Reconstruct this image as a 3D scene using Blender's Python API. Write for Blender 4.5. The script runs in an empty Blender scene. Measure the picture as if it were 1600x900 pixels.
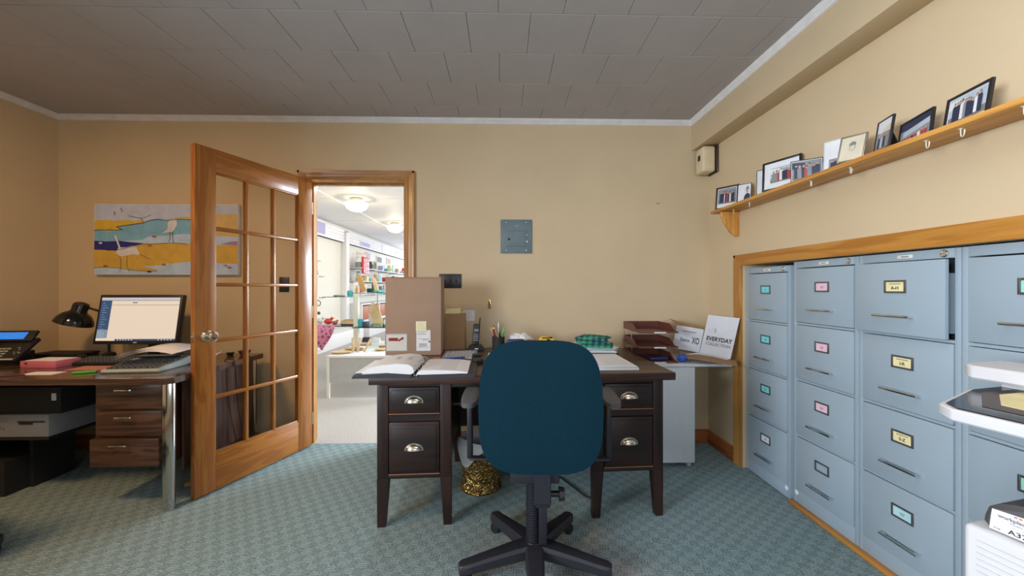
import bpy, bmesh, math, random
from mathutils import Matrix, Vector
random.seed(7)
C = bpy.context.scene.collection
R = math.radians
PI = math.pi

# ------------------------------------------------------------------ camera
YAW = 0.0224; FOC = 589.0; EYE = 1.19
cd = bpy.data.cameras.new('camera'); cam = bpy.data.objects.new('camera', cd); C.objects.link(cam)
cam.location = (0, 0, EYE); cam.rotation_euler = (PI/2, 0, -YAW)
cd.sensor_fit = 'HORIZONTAL'; cd.sensor_width = 36.0; cd.lens = 36.0*FOC/1600.0
cd.clip_start = 0.02; cd.clip_end = 60
bpy.context.scene.camera = cam

# ------------------------------------------------------------------ world, exposure
w = bpy.data.worlds.new('world'); bpy.context.scene.world = w; w.use_nodes = True
bg = w.node_tree.nodes['Background']; bg.inputs[0].default_value = (0.75, 0.85, 1.0, 1); bg.inputs[1].default_value = 0.6
vs = bpy.context.scene.view_settings
vs.view_transform = 'Standard'; vs.look = 'None'; vs.gamma = 1.0; vs.use_curve_mapping = False
vs.exposure = 0.6

# ------------------------------------------------------------------ lights of the place and added fill lights
def area(name, loc, target, sx, sy, power, col, spread=180):
    d = bpy.data.lights.new(name, 'AREA'); d.shape = 'RECTANGLE'; d.size = sx; d.size_y = sy
    d.energy = power; d.color = col; d.spread = R(spread)
    o = bpy.data.objects.new(name, d); C.objects.link(o); o.location = loc
    v = Vector(target) - Vector(loc)
    o.rotation_euler = v.to_track_quat('-Z', 'Y').to_euler()
    return o
area('daylight_back_window', (0.35, -2.50, 1.55), (0.6, 2, 0.7), 1.8, 1.2, 7, (0.84, 0.92, 1.0), 120)
area('daylight_left_window', (-3.22, -1.35, 1.55), (1.5, 0.35, 1.05), 1.5, 1.2, 60, (0.84, 0.92, 1.0), 100)
area('ceiling_tube_light', (0.45, 0.75, 2.40), (0.45, 0.75, 0), 1.2, 0.30, 7, (0.94, 0.95, 1.0))
area('added_warm_fill', (-2.35, 0.95, 2.40), (-2.35, 1.2, 0), 0.35, 0.35, 19, (1.0, 0.60, 0.29))  # warm fill added to tint the left walls, no known lamp
area('added_doorway_fill', (2.4, 5.2, 1.6), (-1.2, 2.3, 0.0), 1.8, 1.4, 52, (0.80, 0.90, 1.0), 70)  # cool fill added to brighten the carpet at the door, no window here
area('shop_storefront_daylight', (-1.0, 14.7, 1.5), (-2.0, 6, 1.3), 5.0, 2.2, 95, (0.86, 0.92, 1.0))
area('shop_side_daylight', (2.3, 8.5, 1.5), (-3.8, 9.5, 1.2), 5.0, 2.0, 115, (0.88, 0.93, 1.0))

# ------------------------------------------------------------------ materials
def nodes(name):
    m = bpy.data.materials.new(name); m.use_nodes = True
    nt = m.node_tree; b = nt.nodes['Principled BSDF']
    return m, nt, b
def setb(b, col=None, rough=0.5, metal=0.0, spec=None, emit=None, es=0, coat=0):
    if col is not None: b.inputs['Base Color'].default_value = (*col, 1)
    b.inputs['Roughness'].default_value = rough; b.inputs['Metallic'].default_value = metal
    if spec is not None: b.inputs['Specular IOR Level'].default_value = spec
    if emit: b.inputs['Emission Color'].default_value = (*emit, 1); b.inputs['Emission Strength'].default_value = es
    if coat: b.inputs['Coat Weight'].default_value = coat; b.inputs['Coat Roughness'].default_value = 0.15
def N(nt, t, **kw):
    n = nt.nodes.new(t)
    for k, v in kw.items(): setattr(n, k, v)
    return n
def plain(name, col, rough=0.5, metal=0.0, var=0.06, scale=18, bump=0.0, bscale=200, **kw):
    """a painted or moulded surface: slight procedural mottling and optional fine bump"""
    m, nt, b = nodes(name); setb(b, col, rough, metal, **kw)
    tc = N(nt, 'ShaderNodeTexCoord'); no = N(nt, 'ShaderNodeTexNoise'); no.inputs['Scale'].default_value = scale
    no.inputs['Detail'].default_value = 3
    nt.links.new(tc.outputs['Object'], no.inputs['Vector'])
    r = N(nt, 'ShaderNodeValToRGB'); e = r.color_ramp.elements
    e[0].position = 0.3; e[1].position = 0.7
    e[0].color = (*[max(0, c*(1-var)) for c in col], 1); e[1].color = (*[min(1, c*(1+var)) for c in col], 1)
    nt.links.new(no.outputs['Fac'], r.inputs['Fac']); nt.links.new(r.outputs['Color'], b.inputs['Base Color'])
    if bump:
        n2 = N(nt, 'ShaderNodeTexNoise'); n2.inputs['Scale'].default_value = bscale; n2.inputs['Detail'].default_value = 2
        nt.links.new(tc.outputs['Object'], n2.inputs['Vector'])
        bp = N(nt, 'ShaderNodeBump'); bp.inputs['Strength'].default_value = bump; bp.inputs['Distance'].default_value = 0.002
        nt.links.new(n2.outputs['Fac'], bp.inputs['Height']); nt.links.new(bp.outputs['Normal'], b.inputs['Normal'])
    return m
def wood(name, c1, c2, axis='Z', rough=0.35, scale=1.0, contrast=(0.3, 0.7), coat=0.0, ring=6.0):
    """grain stretched along one axis"""
    m, nt, b = nodes(name); setb(b, c1, rough, coat=coat)
    tc = N(nt, 'ShaderNodeTexCoord'); mp = N(nt, 'ShaderNodeMapping')
    s = {'X': (1.2, 14, 14), 'Y': (14, 1.2, 14), 'Z': (14, 14, 1.2)}[axis]
    mp.inputs['Scale'].default_value = tuple(v*scale for v in s)
    nt.links.new(tc.outputs['Object'], mp.inputs['Vector'])
    no = N(nt, 'ShaderNodeTexNoise'); no.inputs['Scale'].default_value = 1.0; no.inputs['Detail'].default_value = 3; no.inputs['Distortion'].default_value = 0.6
    nt.links.new(mp.outputs['Vector'], no.inputs['Vector'])
    mul = N(nt, 'ShaderNodeMath', operation='MULTIPLY'); mul.inputs[1].default_value = ring
    nt.links.new(no.outputs['Fac'], mul.inputs[0])
    sn = N(nt, 'ShaderNodeMath', operation='SINE'); 
    m2 = N(nt, 'ShaderNodeMath', operation='MULTIPLY'); m2.inputs[1].default_value = 6.28
    nt.links.new(mul.outputs[0], m2.inputs[0]); nt.links.new(m2.outputs[0], sn.inputs[0])
    ma = N(nt, 'ShaderNodeMath', operation='MULTIPLY_ADD'); ma.inputs[1].default_value = 0.35; ma.inputs[2].default_value = 0.5
    nt.links.new(sn.outputs[0], ma.inputs[0])
    fine = N(nt, 'ShaderNodeTexNoise'); fine.inputs['Scale'].default_value = 6; fine.inputs['Detail'].default_value = 4
    nt.links.new(mp.outputs['Vector'], fine.inputs['Vector'])
    mx = N(nt, 'ShaderNodeMath', operation='MULTIPLY_ADD'); mx.inputs[1].default_value = 0.5
    sub = N(nt, 'ShaderNodeMath', operation='SUBTRACT'); sub.inputs[1].default_value = 0.25
    nt.links.new(fine.outputs['Fac'], mx.inputs[0]); nt.links.new(ma.outputs[0], mx.inputs[2]); nt.links.new(mx.outputs[0], sub.inputs[0])
    r = N(nt, 'ShaderNodeValToRGB'); e = r.color_ramp.elements
    e[0].position = contrast[0]; e[1].position = contrast[1]; e[0].color = (*c2, 1); e[1].color = (*c1, 1)
    nt.links.new(sub.outputs[0], r.inputs['Fac']); nt.links.new(r.outputs['Color'], b.inputs['Base Color'])
    return m
def carpet_mat():
    m, nt, b = nodes('teal_carpet'); setb(b, (0.1, 0.2, 0.2), 0.95, spec=0.1)
    tc = N(nt, 'ShaderNodeTexCoord')
    mp = N(nt, 'ShaderNodeMapping'); mp.inputs['Rotation'].default_value = (0, 0, R(9))
    nt.links.new(tc.outputs['Object'], mp.inputs['Vector'])
    ch = N(nt, 'ShaderNodeTexChecker'); ch.inputs['Scale'].default_value = 24
    nt.links.new(mp.outputs['Vector'], ch.inputs['Vector'])
    wa = N(nt, 'ShaderNodeTexWave', bands_direction='X'); wa.inputs['Scale'].default_value = 26; wa.inputs['Distortion'].default_value = 1.2; wa.inputs['Detail'].default_value = 2
    wb = N(nt, 'ShaderNodeTexWave', bands_direction='Y'); wb.inputs['Scale'].default_value = 26; wb.inputs['Distortion'].default_value = 1.2; wb.inputs['Detail'].default_value = 2
    for n in (wa, wb): nt.links.new(mp.outputs['Vector'], n.inputs['Vector'])
    mx = N(nt, 'ShaderNodeMix', data_type='FLOAT')
    nt.links.new(ch.outputs['Fac'], mx.inputs['Factor']); nt.links.new(wa.outputs['Fac'], mx.inputs['A']); nt.links.new(wb.outputs['Fac'], mx.inputs['B'])
    ns = N(nt, 'ShaderNodeTexNoise'); ns.inputs['Scale'].default_value = 110; ns.inputs['Detail'].default_value = 3
    nt.links.new(tc.outputs['Object'], ns.inputs['Vector'])
    ad = N(nt, 'ShaderNodeMath', operation='MULTIPLY_ADD'); ad.inputs[1].default_value = 0.24
    nt.links.new(mx.outputs['Result'], ad.inputs[0])
    h = N(nt, 'ShaderNodeMath', operation='MULTIPLY'); h.inputs[1].default_value = 0.92
    nt.links.new(ns.outputs['Fac'], h.inputs[0]); nt.links.new(h.outputs[0], ad.inputs[2])
    # checks slightly lighter than their neighbours
    a2 = N(nt, 'ShaderNodeMath', operation='MULTIPLY_ADD'); a2.inputs[1].default_value = 0.12
    nt.links.new(ch.outputs['Fac'], a2.inputs[0]); nt.links.new(ad.outputs[0], a2.inputs[2])
    r = N(nt, 'ShaderNodeValToRGB'); e = r.color_ramp.elements
    e[0].position = 0.25; e[1].position = 0.95; e[0].color = (0.062, 0.115, 0.125, 1); e[1].color = (0.34, 0.44, 0.45, 1)
    nt.links.new(a2.outputs[0], r.inputs['Fac'])
    # worn, greyed patch where the desk chair rolls
    sp = N(nt, 'ShaderNodeMapping'); sp.inputs['Location'].default_value = (-0.30, -1.55, 0); sp.vector_type = 'POINT'
    nt.links.new(tc.outputs['Object'], sp.inputs['Vector'])
    sc = N(nt, 'ShaderNodeVectorMath', operation='MULTIPLY'); sc.inputs[1].default_value = (1.25, 1.7, 1)
    nt.links.new(sp.outputs['Vector'], sc.inputs[0])
    ln = N(nt, 'ShaderNodeVectorMath', operation='LENGTH'); nt.links.new(sc.outputs[0], ln.inputs[0])
    n3 = N(nt, 'ShaderNodeTexNoise'); n3.inputs['Scale'].default_value = 3.2; n3.inputs['Detail'].default_value = 3
    nt.links.new(tc.outputs['Object'], n3.inputs['Vector'])
    s3 = N(nt, 'ShaderNodeMath', operation='ADD'); nt.links.new(ln.outputs['Value'], s3.inputs[0])
    m3 = N(nt, 'ShaderNodeMath', operation='MULTIPLY'); m3.inputs[1].default_value = 0.7
    nt.links.new(n3.outputs['Fac'], m3.inputs[0]); nt.links.new(m3.outputs[0], s3.inputs[1])
    r3 = N(nt, 'ShaderNodeValToRGB'); e = r3.color_ramp.elements
    e[0].position = 0.55; e[1].position = 1.0; e[0].color = (0.75, 0.75, 0.75, 1); e[1].color = (0, 0, 0, 1)
    nt.links.new(s3.outputs[0], r3.inputs['Fac'])
    hs = N(nt, 'ShaderNodeHueSaturation'); hs.inputs['Saturation'].default_value = 0.15; hs.inputs['Value'].default_value = 0.95
    nt.links.new(r.outputs['Color'], hs.inputs['Color'])
    fm = N(nt, 'ShaderNodeMix', data_type='RGBA')
    nt.links.new(r3.outputs['Color'], fm.inputs['Factor']); nt.links.new(r.outputs['Color'], fm.inputs['A']); nt.links.new(hs.outputs['Color'], fm.inputs['B'])
    nt.links.new(fm.outputs['Result'], b.inputs['Base Color'])
    bp = N(nt, 'ShaderNodeBump'); bp.inputs['Strength'].default_value = 0.6; bp.inputs['Distance'].default_value = 0.003
    nt.links.new(ad.outputs[0], bp.inputs['Height']); nt.links.new(bp.outputs['Normal'], b.inputs['Normal'])
    return m
def glass_mat(name, tint=(1, 1, 1), refl=0.12):
    m = bpy.data.materials.new(name); m.use_nodes = True; nt = m.node_tree
    nt.nodes.remove(nt.nodes['Principled BSDF']); out = nt.nodes['Material Output']
    t = N(nt, 'ShaderNodeBsdfTransparent'); t.inputs[0].default_value = (*tint, 1)
    g = N(nt, 'ShaderNodeBsdfGlossy'); g.inputs['Roughness'].default_value = 0.02
    lw = N(nt, 'ShaderNodeLayerWeight'); lw.inputs['Blend'].default_value = 0.15
    mx = N(nt, 'ShaderNodeMixShader'); ml = N(nt, 'ShaderNodeMath', operation='MULTIPLY'); ml.inputs[1].default_value = refl*4
    nt.links.new(lw.outputs['Fresnel'], ml.inputs[0]); nt.links.new(ml.outputs[0], mx.inputs[0])
    nt.links.new(t.outputs[0], mx.inputs[1]); nt.links.new(g.outputs[0], mx.inputs[2]); nt.links.new(mx.outputs[0], out.inputs[0])
    return m
def speckle(name, c1, c2, scale=90, rough=0.6):
    m, nt, b = nodes(name); setb(b, c1, rough)
    tc = N(nt, 'ShaderNodeTexCoord'); no = N(nt, 'ShaderNodeTexNoise'); no.inputs['Scale'].default_value = scale; no.inputs['Detail'].default_value = 4
    nt.links.new(tc.outputs['Object'], no.inputs['Vector'])
    r = N(nt, 'ShaderNodeValToRGB'); e = r.color_ramp.elements; e[0].position = 0.38; e[1].position = 0.62
    e[0].color = (*c2, 1); e[1].color = (*c1, 1)
    nt.links.new(no.outputs['Fac'], r.inputs['Fac']); nt.links.new(r.outputs['Color'], b.inputs['Base Color'])
    return m
M = {}
M['wall'] = plain('tan_wall_paint', (0.60, 0.475, 0.305), 0.55, bump=0.15, bscale=120, var=0.03, scale=3)
M['beam_tan'] = M['wall']
M['tile'] = plain('ceiling_tile_white', (0.45, 0.43, 0.44), 0.85, bump=0.25, bscale=90, var=0.03, scale=5)
M['tilegap'] = plain('ceiling_gap', (0.12, 0.11, 0.11), 0.9)
M['crown'] = plain('white_crown_paint', (0.74, 0.73, 0.74), 0.45)
M['carpet'] = carpet_mat()
M['oak_z'] = wood('honey_oak_upright', (0.37, 0.135, 0.022), (0.29, 0.092, 0.013), 'Z', 0.32, coat=0.25)
M['oak_x'] = wood('honey_oak_crosswise', (0.38, 0.140, 0.023), (0.30, 0.097, 0.014), 'X', 0.32, coat=0.25)
M['casing_z'] = wood('pine_casing_upright', (0.47, 0.235, 0.062), (0.37, 0.165, 0.036), 'Z', 0.35, coat=0.2, ring=3)
M['casing_x'] = wood('pine_casing_crosswise', (0.40, 0.195, 0.050), (0.32, 0.140, 0.030), 'X', 0.35, coat=0.2, ring=3)
M['casing_y'] = wood('pine_casing_lengthwise', (0.50, 0.225, 0.042), (0.40, 0.160, 0.026), 'Y', 0.35, coat=0.2, ring=3)
M['pine_y'] = wood('pine_shelf', (0.62, 0.305, 0.070), (0.50, 0.215, 0.042), 'Y', 0.4, ring=3)
M['pine_z'] = wood('pine_bracket', (0.62, 0.305, 0.070), (0.50, 0.215, 0.042), 'Z', 0.4, ring=3)
M['base_x'] = wood('baseboard_wood', (0.36, 0.12, 0.035), (0.25, 0.075, 0.02), 'X', 0.4, ring=3)
M['base_y'] = wood('baseboard_wood_side', (0.36, 0.12, 0.035), (0.25, 0.075, 0.02), 'Y', 0.4, ring=3)
M['dark_x'] = wood('espresso_wood_crosswise', (0.022, 0.008, 0.006), (0.011, 0.004, 0.004), 'X', 0.45, ring=3)
M['dark_z'] = wood('espresso_wood_upright', (0.028, 0.009, 0.006), (0.014, 0.0045, 0.004), 'Z', 0.45, ring=3)
M['worn'] = plain('worn_edge_wood', (0.36, 0.17, 0.08), 0.5)
M['top_x'] = wood('walnut_desktop', (0.095, 0.050, 0.030), (0.060, 0.030, 0.018), 'X', 0.36, ring=3)
M['topedge'] = wood('desktop_edge', (0.055, 0.020, 0.014), (0.028, 0.010, 0.008), 'X', 0.42, ring=4)
M['lam_x'] = wood('walnut_laminate', (0.110, 0.055, 0.034), (0.060, 0.029, 0.019), 'X', 0.28, ring=5)
M['lam_top'] = wood('walnut_laminate_top', (0.115, 0.066, 0.042), (0.080, 0.045, 0.028), 'X', 0.14, ring=4)
M['lam_z'] = wood('walnut_laminate_upright', (0.080, 0.040, 0.026), (0.045, 0.022, 0.016), 'Z', 0.3, ring=4)
M['chrome'] = plain('chrome', (0.72, 0.74, 0.75), 0.14, 1.0, var=0.02)
M['nickel'] = plain('brushed_nickel', (0.62, 0.58, 0.50), 0.28, 1.0)
M['brass'] = plain('brass', (0.62, 0.42, 0.16), 0.25, 1.0, var=0.12)
M['knob'] = plain('antique_nickel', (0.62, 0.52, 0.38), 0.2, 1.0)
M['steel'] = plain('grey_blue_steel_paint', (0.315, 0.395, 0.460), 0.38, var=0.035, scale=4)
M['steel_dark'] = plain('cabinet_gap', (0.035, 0.05, 0.06), 0.6)
M['panelgrey'] = plain('breaker_panel_grey', (0.13, 0.19, 0.215), 0.4)
M['black'] = plain('black_plastic', (0.016, 0.016, 0.018), 0.38)
M['blackmatt'] = plain('matt_black', (0.012, 0.012, 0.014), 0.7)
M['blackgloss'] = plain('gloss_black', (0.008, 0.008, 0.009), 0.12)
M['navyblack'] = plain('chair_black_plastic', (0.018, 0.019, 0.027), 0.42, bump=0.2, bscale=300)
M['armgrey'] = plain('arm_pad_grey', (0.085, 0.085, 0.09), 0.6)
M['tealfab'] = plain('teal_fabric', (0.003, 0.024, 0.040), 0.92, var=0.22, scale=260, bump=0.6, bscale=420, spec=0.12)
M['white'] = plain('white_plastic', (0.66, 0.66, 0.69), 0.4, var=0.02)
M['offwhite'] = plain('off_white_laminate', (0.66, 0.70, 0.73), 0.4, var=0.02)
M['paper'] = plain('white_paper', (0.78, 0.79, 0.82), 0.8, var=0.02)
M['paper2'] = plain('cream_paper', (0.70, 0.69, 0.64), 0.8, var=0.04)
M['paperblue'] = plain('pale_blue_paper', (0.45, 0.60, 0.70), 0.8, var=0.04)
M['ink'] = plain('grey_print', (0.20, 0.20, 0.22), 0.8)
M['inklight'] = plain('light_grey_print', (0.50, 0.50, 0.52), 0.8)
M['inkblack'] = plain('black_print', (0.02, 0.02, 0.025), 0.7)
M['card'] = plain('cardboard', (0.36, 0.245, 0.175), 0.85, var=0.05, scale=9)
M['card2'] = plain('brown_cardboard', (0.33, 0.20, 0.10), 0.85, var=0.05)
M['cardwhite'] = plain('white_cardboard', (0.62, 0.64, 0.70), 0.8, var=0.03)
M['tapebrown'] = plain('packing_tape', (0.30, 0.19, 0.11), 0.3)
M['yellownote'] = plain('yellow_note', (0.78, 0.74, 0.50), 0.8)
M['red'] = plain('red_print', (0.28, 0.015, 0.015), 0.6)
M['binder'] = plain('charcoal_binder', (0.032, 0.036, 0.045), 0.5)
M['maroon'] = plain('brown_plastic_tray', (0.125, 0.038, 0.026), 0.4, var=0.1)
M['clearplastic'] = glass_mat('clear_plastic', (0.9, 0.9, 0.92), 0.2)
M['greenplaid'] = None
M['blue'] = plain('blue_plastic', (0.03, 0.09, 0.42), 0.4)
M['navy'] = plain('navy_blue', (0.015, 0.03, 0.16), 0.5)
M['yellow'] = plain('yellow_plastic', (0.78, 0.50, 0.02), 0.4)
M['green'] = plain('green_plastic', (0.10, 0.48, 0.08), 0.4)
M['magenta'] = plain('plum_plastic', (0.16, 0.015, 0.10), 0.4)
M['pink'] = plain('pink_card', (0.62, 0.17, 0.26), 0.6)
M['salmon'] = plain('salmon_paper', (0.50, 0.20, 0.15), 0.7)
M['calc'] = plain('grey_green_plastic', (0.40, 0.46, 0.44), 0.45)
M['key'] = plain('dark_key', (0.07, 0.075, 0.085), 0.5)
M['keylight'] = plain('light_key', (0.45, 0.45, 0.40), 0.5)
M['beige'] = plain('beige_plastic', (0.66, 0.54, 0.36), 0.5)
M['cyan'] = plain('cyan_card', (0.18, 0.66, 0.72), 0.7)
M['pinkcard'] = plain('pale_pink_card', (0.78, 0.52, 0.62), 0.7)
M['yellowcard'] = plain('pale_yellow_card', (0.78, 0.70, 0.38), 0.7)
M['bluecard'] = plain('pale_blue_card', (0.42, 0.68, 0.72), 0.7)
M['mintcard'] = plain('mint_card', (0.30, 0.68, 0.55), 0.7)
M['holder'] = plain('card_holder_metal', (0.20, 0.20, 0.20), 0.35, 0.8)
M['glass'] = glass_mat('window_glass', (0.98, 0.98, 0.98), 0.06)
M['shopglass'] = glass_mat('greenish_glass', (0.80, 0.90, 0.88), 0.3)
M['skin'] = plain('photo_skin', (0.55, 0.33, 0.24), 0.5)
M['p_navy'] = plain('photo_navy', (0.03, 0.04, 0.08), 0.4)
M['p_grey'] = plain('photo_grey', (0.25, 0.27, 0.30), 0.4)
M['p_red'] = plain('photo_red', (0.42, 0.06, 0.06), 0.4)
M['p_sky'] = plain('photo_sky', (0.45, 0.52, 0.60), 0.4)
M['p_ground'] = plain('photo_ground', (0.22, 0.20, 0.17), 0.4)
M['p_white'] = plain('photo_white', (0.72, 0.74, 0.78), 0.4)
M['p_sepia'] = plain('photo_sepia', (0.66, 0.60, 0.46), 0.5)
M['silver'] = plain('silver_frame', (0.42, 0.40, 0.34), 0.3, 0.7)
M['frameblack'] = plain('black_frame', (0.018, 0.016, 0.018), 0.35)
M['framebrown'] = plain('dark_brown_frame', (0.05, 0.03, 0.02), 0.4)
M['hookwhite'] = plain('white_hook', (0.72, 0.68, 0.60), 0.35)
M['shopwhite'] = plain('shop_white', (0.80, 0.80, 0.82), 0.6, var=0.02)
M['shopcream'] = plain('shop_cream', (0.78, 0.76, 0.68), 0.6, var=0.02)
M['shopgrey'] = plain('shop_grey', (0.46, 0.49, 0.53), 0.6)
M['shopfloor'] = speckle('speckled_shop_floor', (0.52, 0.48, 0.43), (0.34, 0.33, 0.32))
M['lilac'] = plain('lilac_sign', (0.42, 0.40, 0.66), 0.6)
M['woodlight'] = plain('light_wood', (0.62, 0.46, 0.28), 0.5, var=0.12)
M['woodmid'] = plain('mid_wood', (0.45, 0.26, 0.10), 0.5, var=0.12)
M['woodred'] = plain('red_brown_wood', (0.40, 0.12, 0.04), 0.5, var=0.1)
M['teal'] = plain('teal_glaze', (0.04, 0.36, 0.40), 0.3)
M['redglaze'] = plain('red_glaze', (0.62, 0.06, 0.05), 0.3)
M['globe'] = plain('lit_globe', (1, 0.95, 0.8), 0.4, emit=(1.0, 0.90, 0.62), es=0.85)

def emis(name, col, s):
    m, nt, b = nodes(name); setb(b, tuple(c*0.3 for c in col), 0.2, emit=col, es=s); return m
M['scr_white'] = emis('screen_cream', (0.74, 0.62, 0.50), 0.59)
M['scr_blue'] = emis('screen_blue', (0.035, 0.085, 0.19), 0.50)
M['scr_mid'] = emis('screen_midblue', (0.22, 0.32, 0.42), 0.50)
M['scr_top'] = emis('screen_top', (0.52, 0.54, 0.60), 0.56)
M['scr_line'] = emis('screen_line', (0.30, 0.33, 0.34), 0.43)
M['scr_phone'] = emis('phone_screen', (0.03, 0.24, 0.80), 0.56)

def plaid():
    m, nt, b = nodes('green_plaid'); setb(b, (0.03, 0.2, 0.14), 0.9)
    tc = N(nt, 'ShaderNodeTexCoord')
    wa = N(nt, 'ShaderNodeTexWave', bands_direction='X'); wa.inputs['Scale'].default_value = 8
    wb = N(nt, 'ShaderNodeTexWave', bands_direction='Y'); wb.inputs['Scale'].default_value = 8
    for n in (wa, wb): nt.links.new(tc.outputs['Object'], n.inputs['Vector'])
    ad = N(nt, 'ShaderNodeMath', operation='ADD'); nt.links.new(wa.outputs['Fac'], ad.inputs[0]); nt.links.new(wb.outputs['Fac'], ad.inputs[1])
    r = N(nt, 'ShaderNodeValToRGB'); e = r.color_ramp.elements
    e[0].position = 0.2; e[0].color = (0.008, 0.03, 0.10, 1); e[1].position = 1.0; e[1].color = (0.04, 0.30, 0.20, 1)
    x = e.new(0.5); x.color = (0.02, 0.16, 0.11, 1)
    hf = N(nt, 'ShaderNodeMath', operation='MULTIPLY'); hf.inputs[1].default_value = 0.6
    nt.links.new(ad.outputs[0], hf.inputs[0]); nt.links.new(hf.outputs[0], r.inputs['Fac']); nt.links.new(r.outputs['Color'], b.inputs['Base Color'])
    return m
M['greenplaid'] = plaid()
def leopard():
    m, nt, b = nodes('pink_patterned_cloth'); setb(b, (0.7, 0.2, 0.4), 0.9)
    tc = N(nt, 'ShaderNodeTexCoord'); v = N(nt, 'ShaderNodeTexVoronoi'); v.inputs['Scale'].default_value = 28
    nt.links.new(tc.outputs['Object'], v.inputs['Vector'])
    r = N(nt, 'ShaderNodeValToRGB'); e = r.color_ramp.elements; e[0].position = 0.25; e[1].position = 0.5
    e[0].color = (0.32, 0.05, 0.14, 1); e[1].color = (0.78, 0.30, 0.50, 1)
    nt.links.new(v.outputs['Distance'], r.inputs['Fac']); nt.links.new(r.outputs['Color'], b.inputs['Base Color'])
    return m
M['scarf'] = leopard()
def embossed():
    m, nt, b = nodes('embossed_brass'); setb(b, (0.42, 0.27, 0.09), 0.27, 1.0)
    tc = N(nt, 'ShaderNodeTexCoord'); v = N(nt, 'ShaderNodeTexNoise'); v.inputs['Scale'].default_value = 22; v.inputs['Detail'].default_value = 1.5; v.inputs['Distortion'].default_value = 2.5
    nt.links.new(tc.outputs['Object'], v.inputs['Vector'])
    bp = N(nt, 'ShaderNodeBump'); bp.inputs['Strength'].default_value = 1.0; bp.inputs['Distance'].default_value = 0.02
    nt.links.new(v.outputs['Fac'], bp.inputs['Height']); nt.links.new(bp.outputs['Normal'], b.inputs['Normal'])
    return m
M['emboss'] = embossed()

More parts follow.
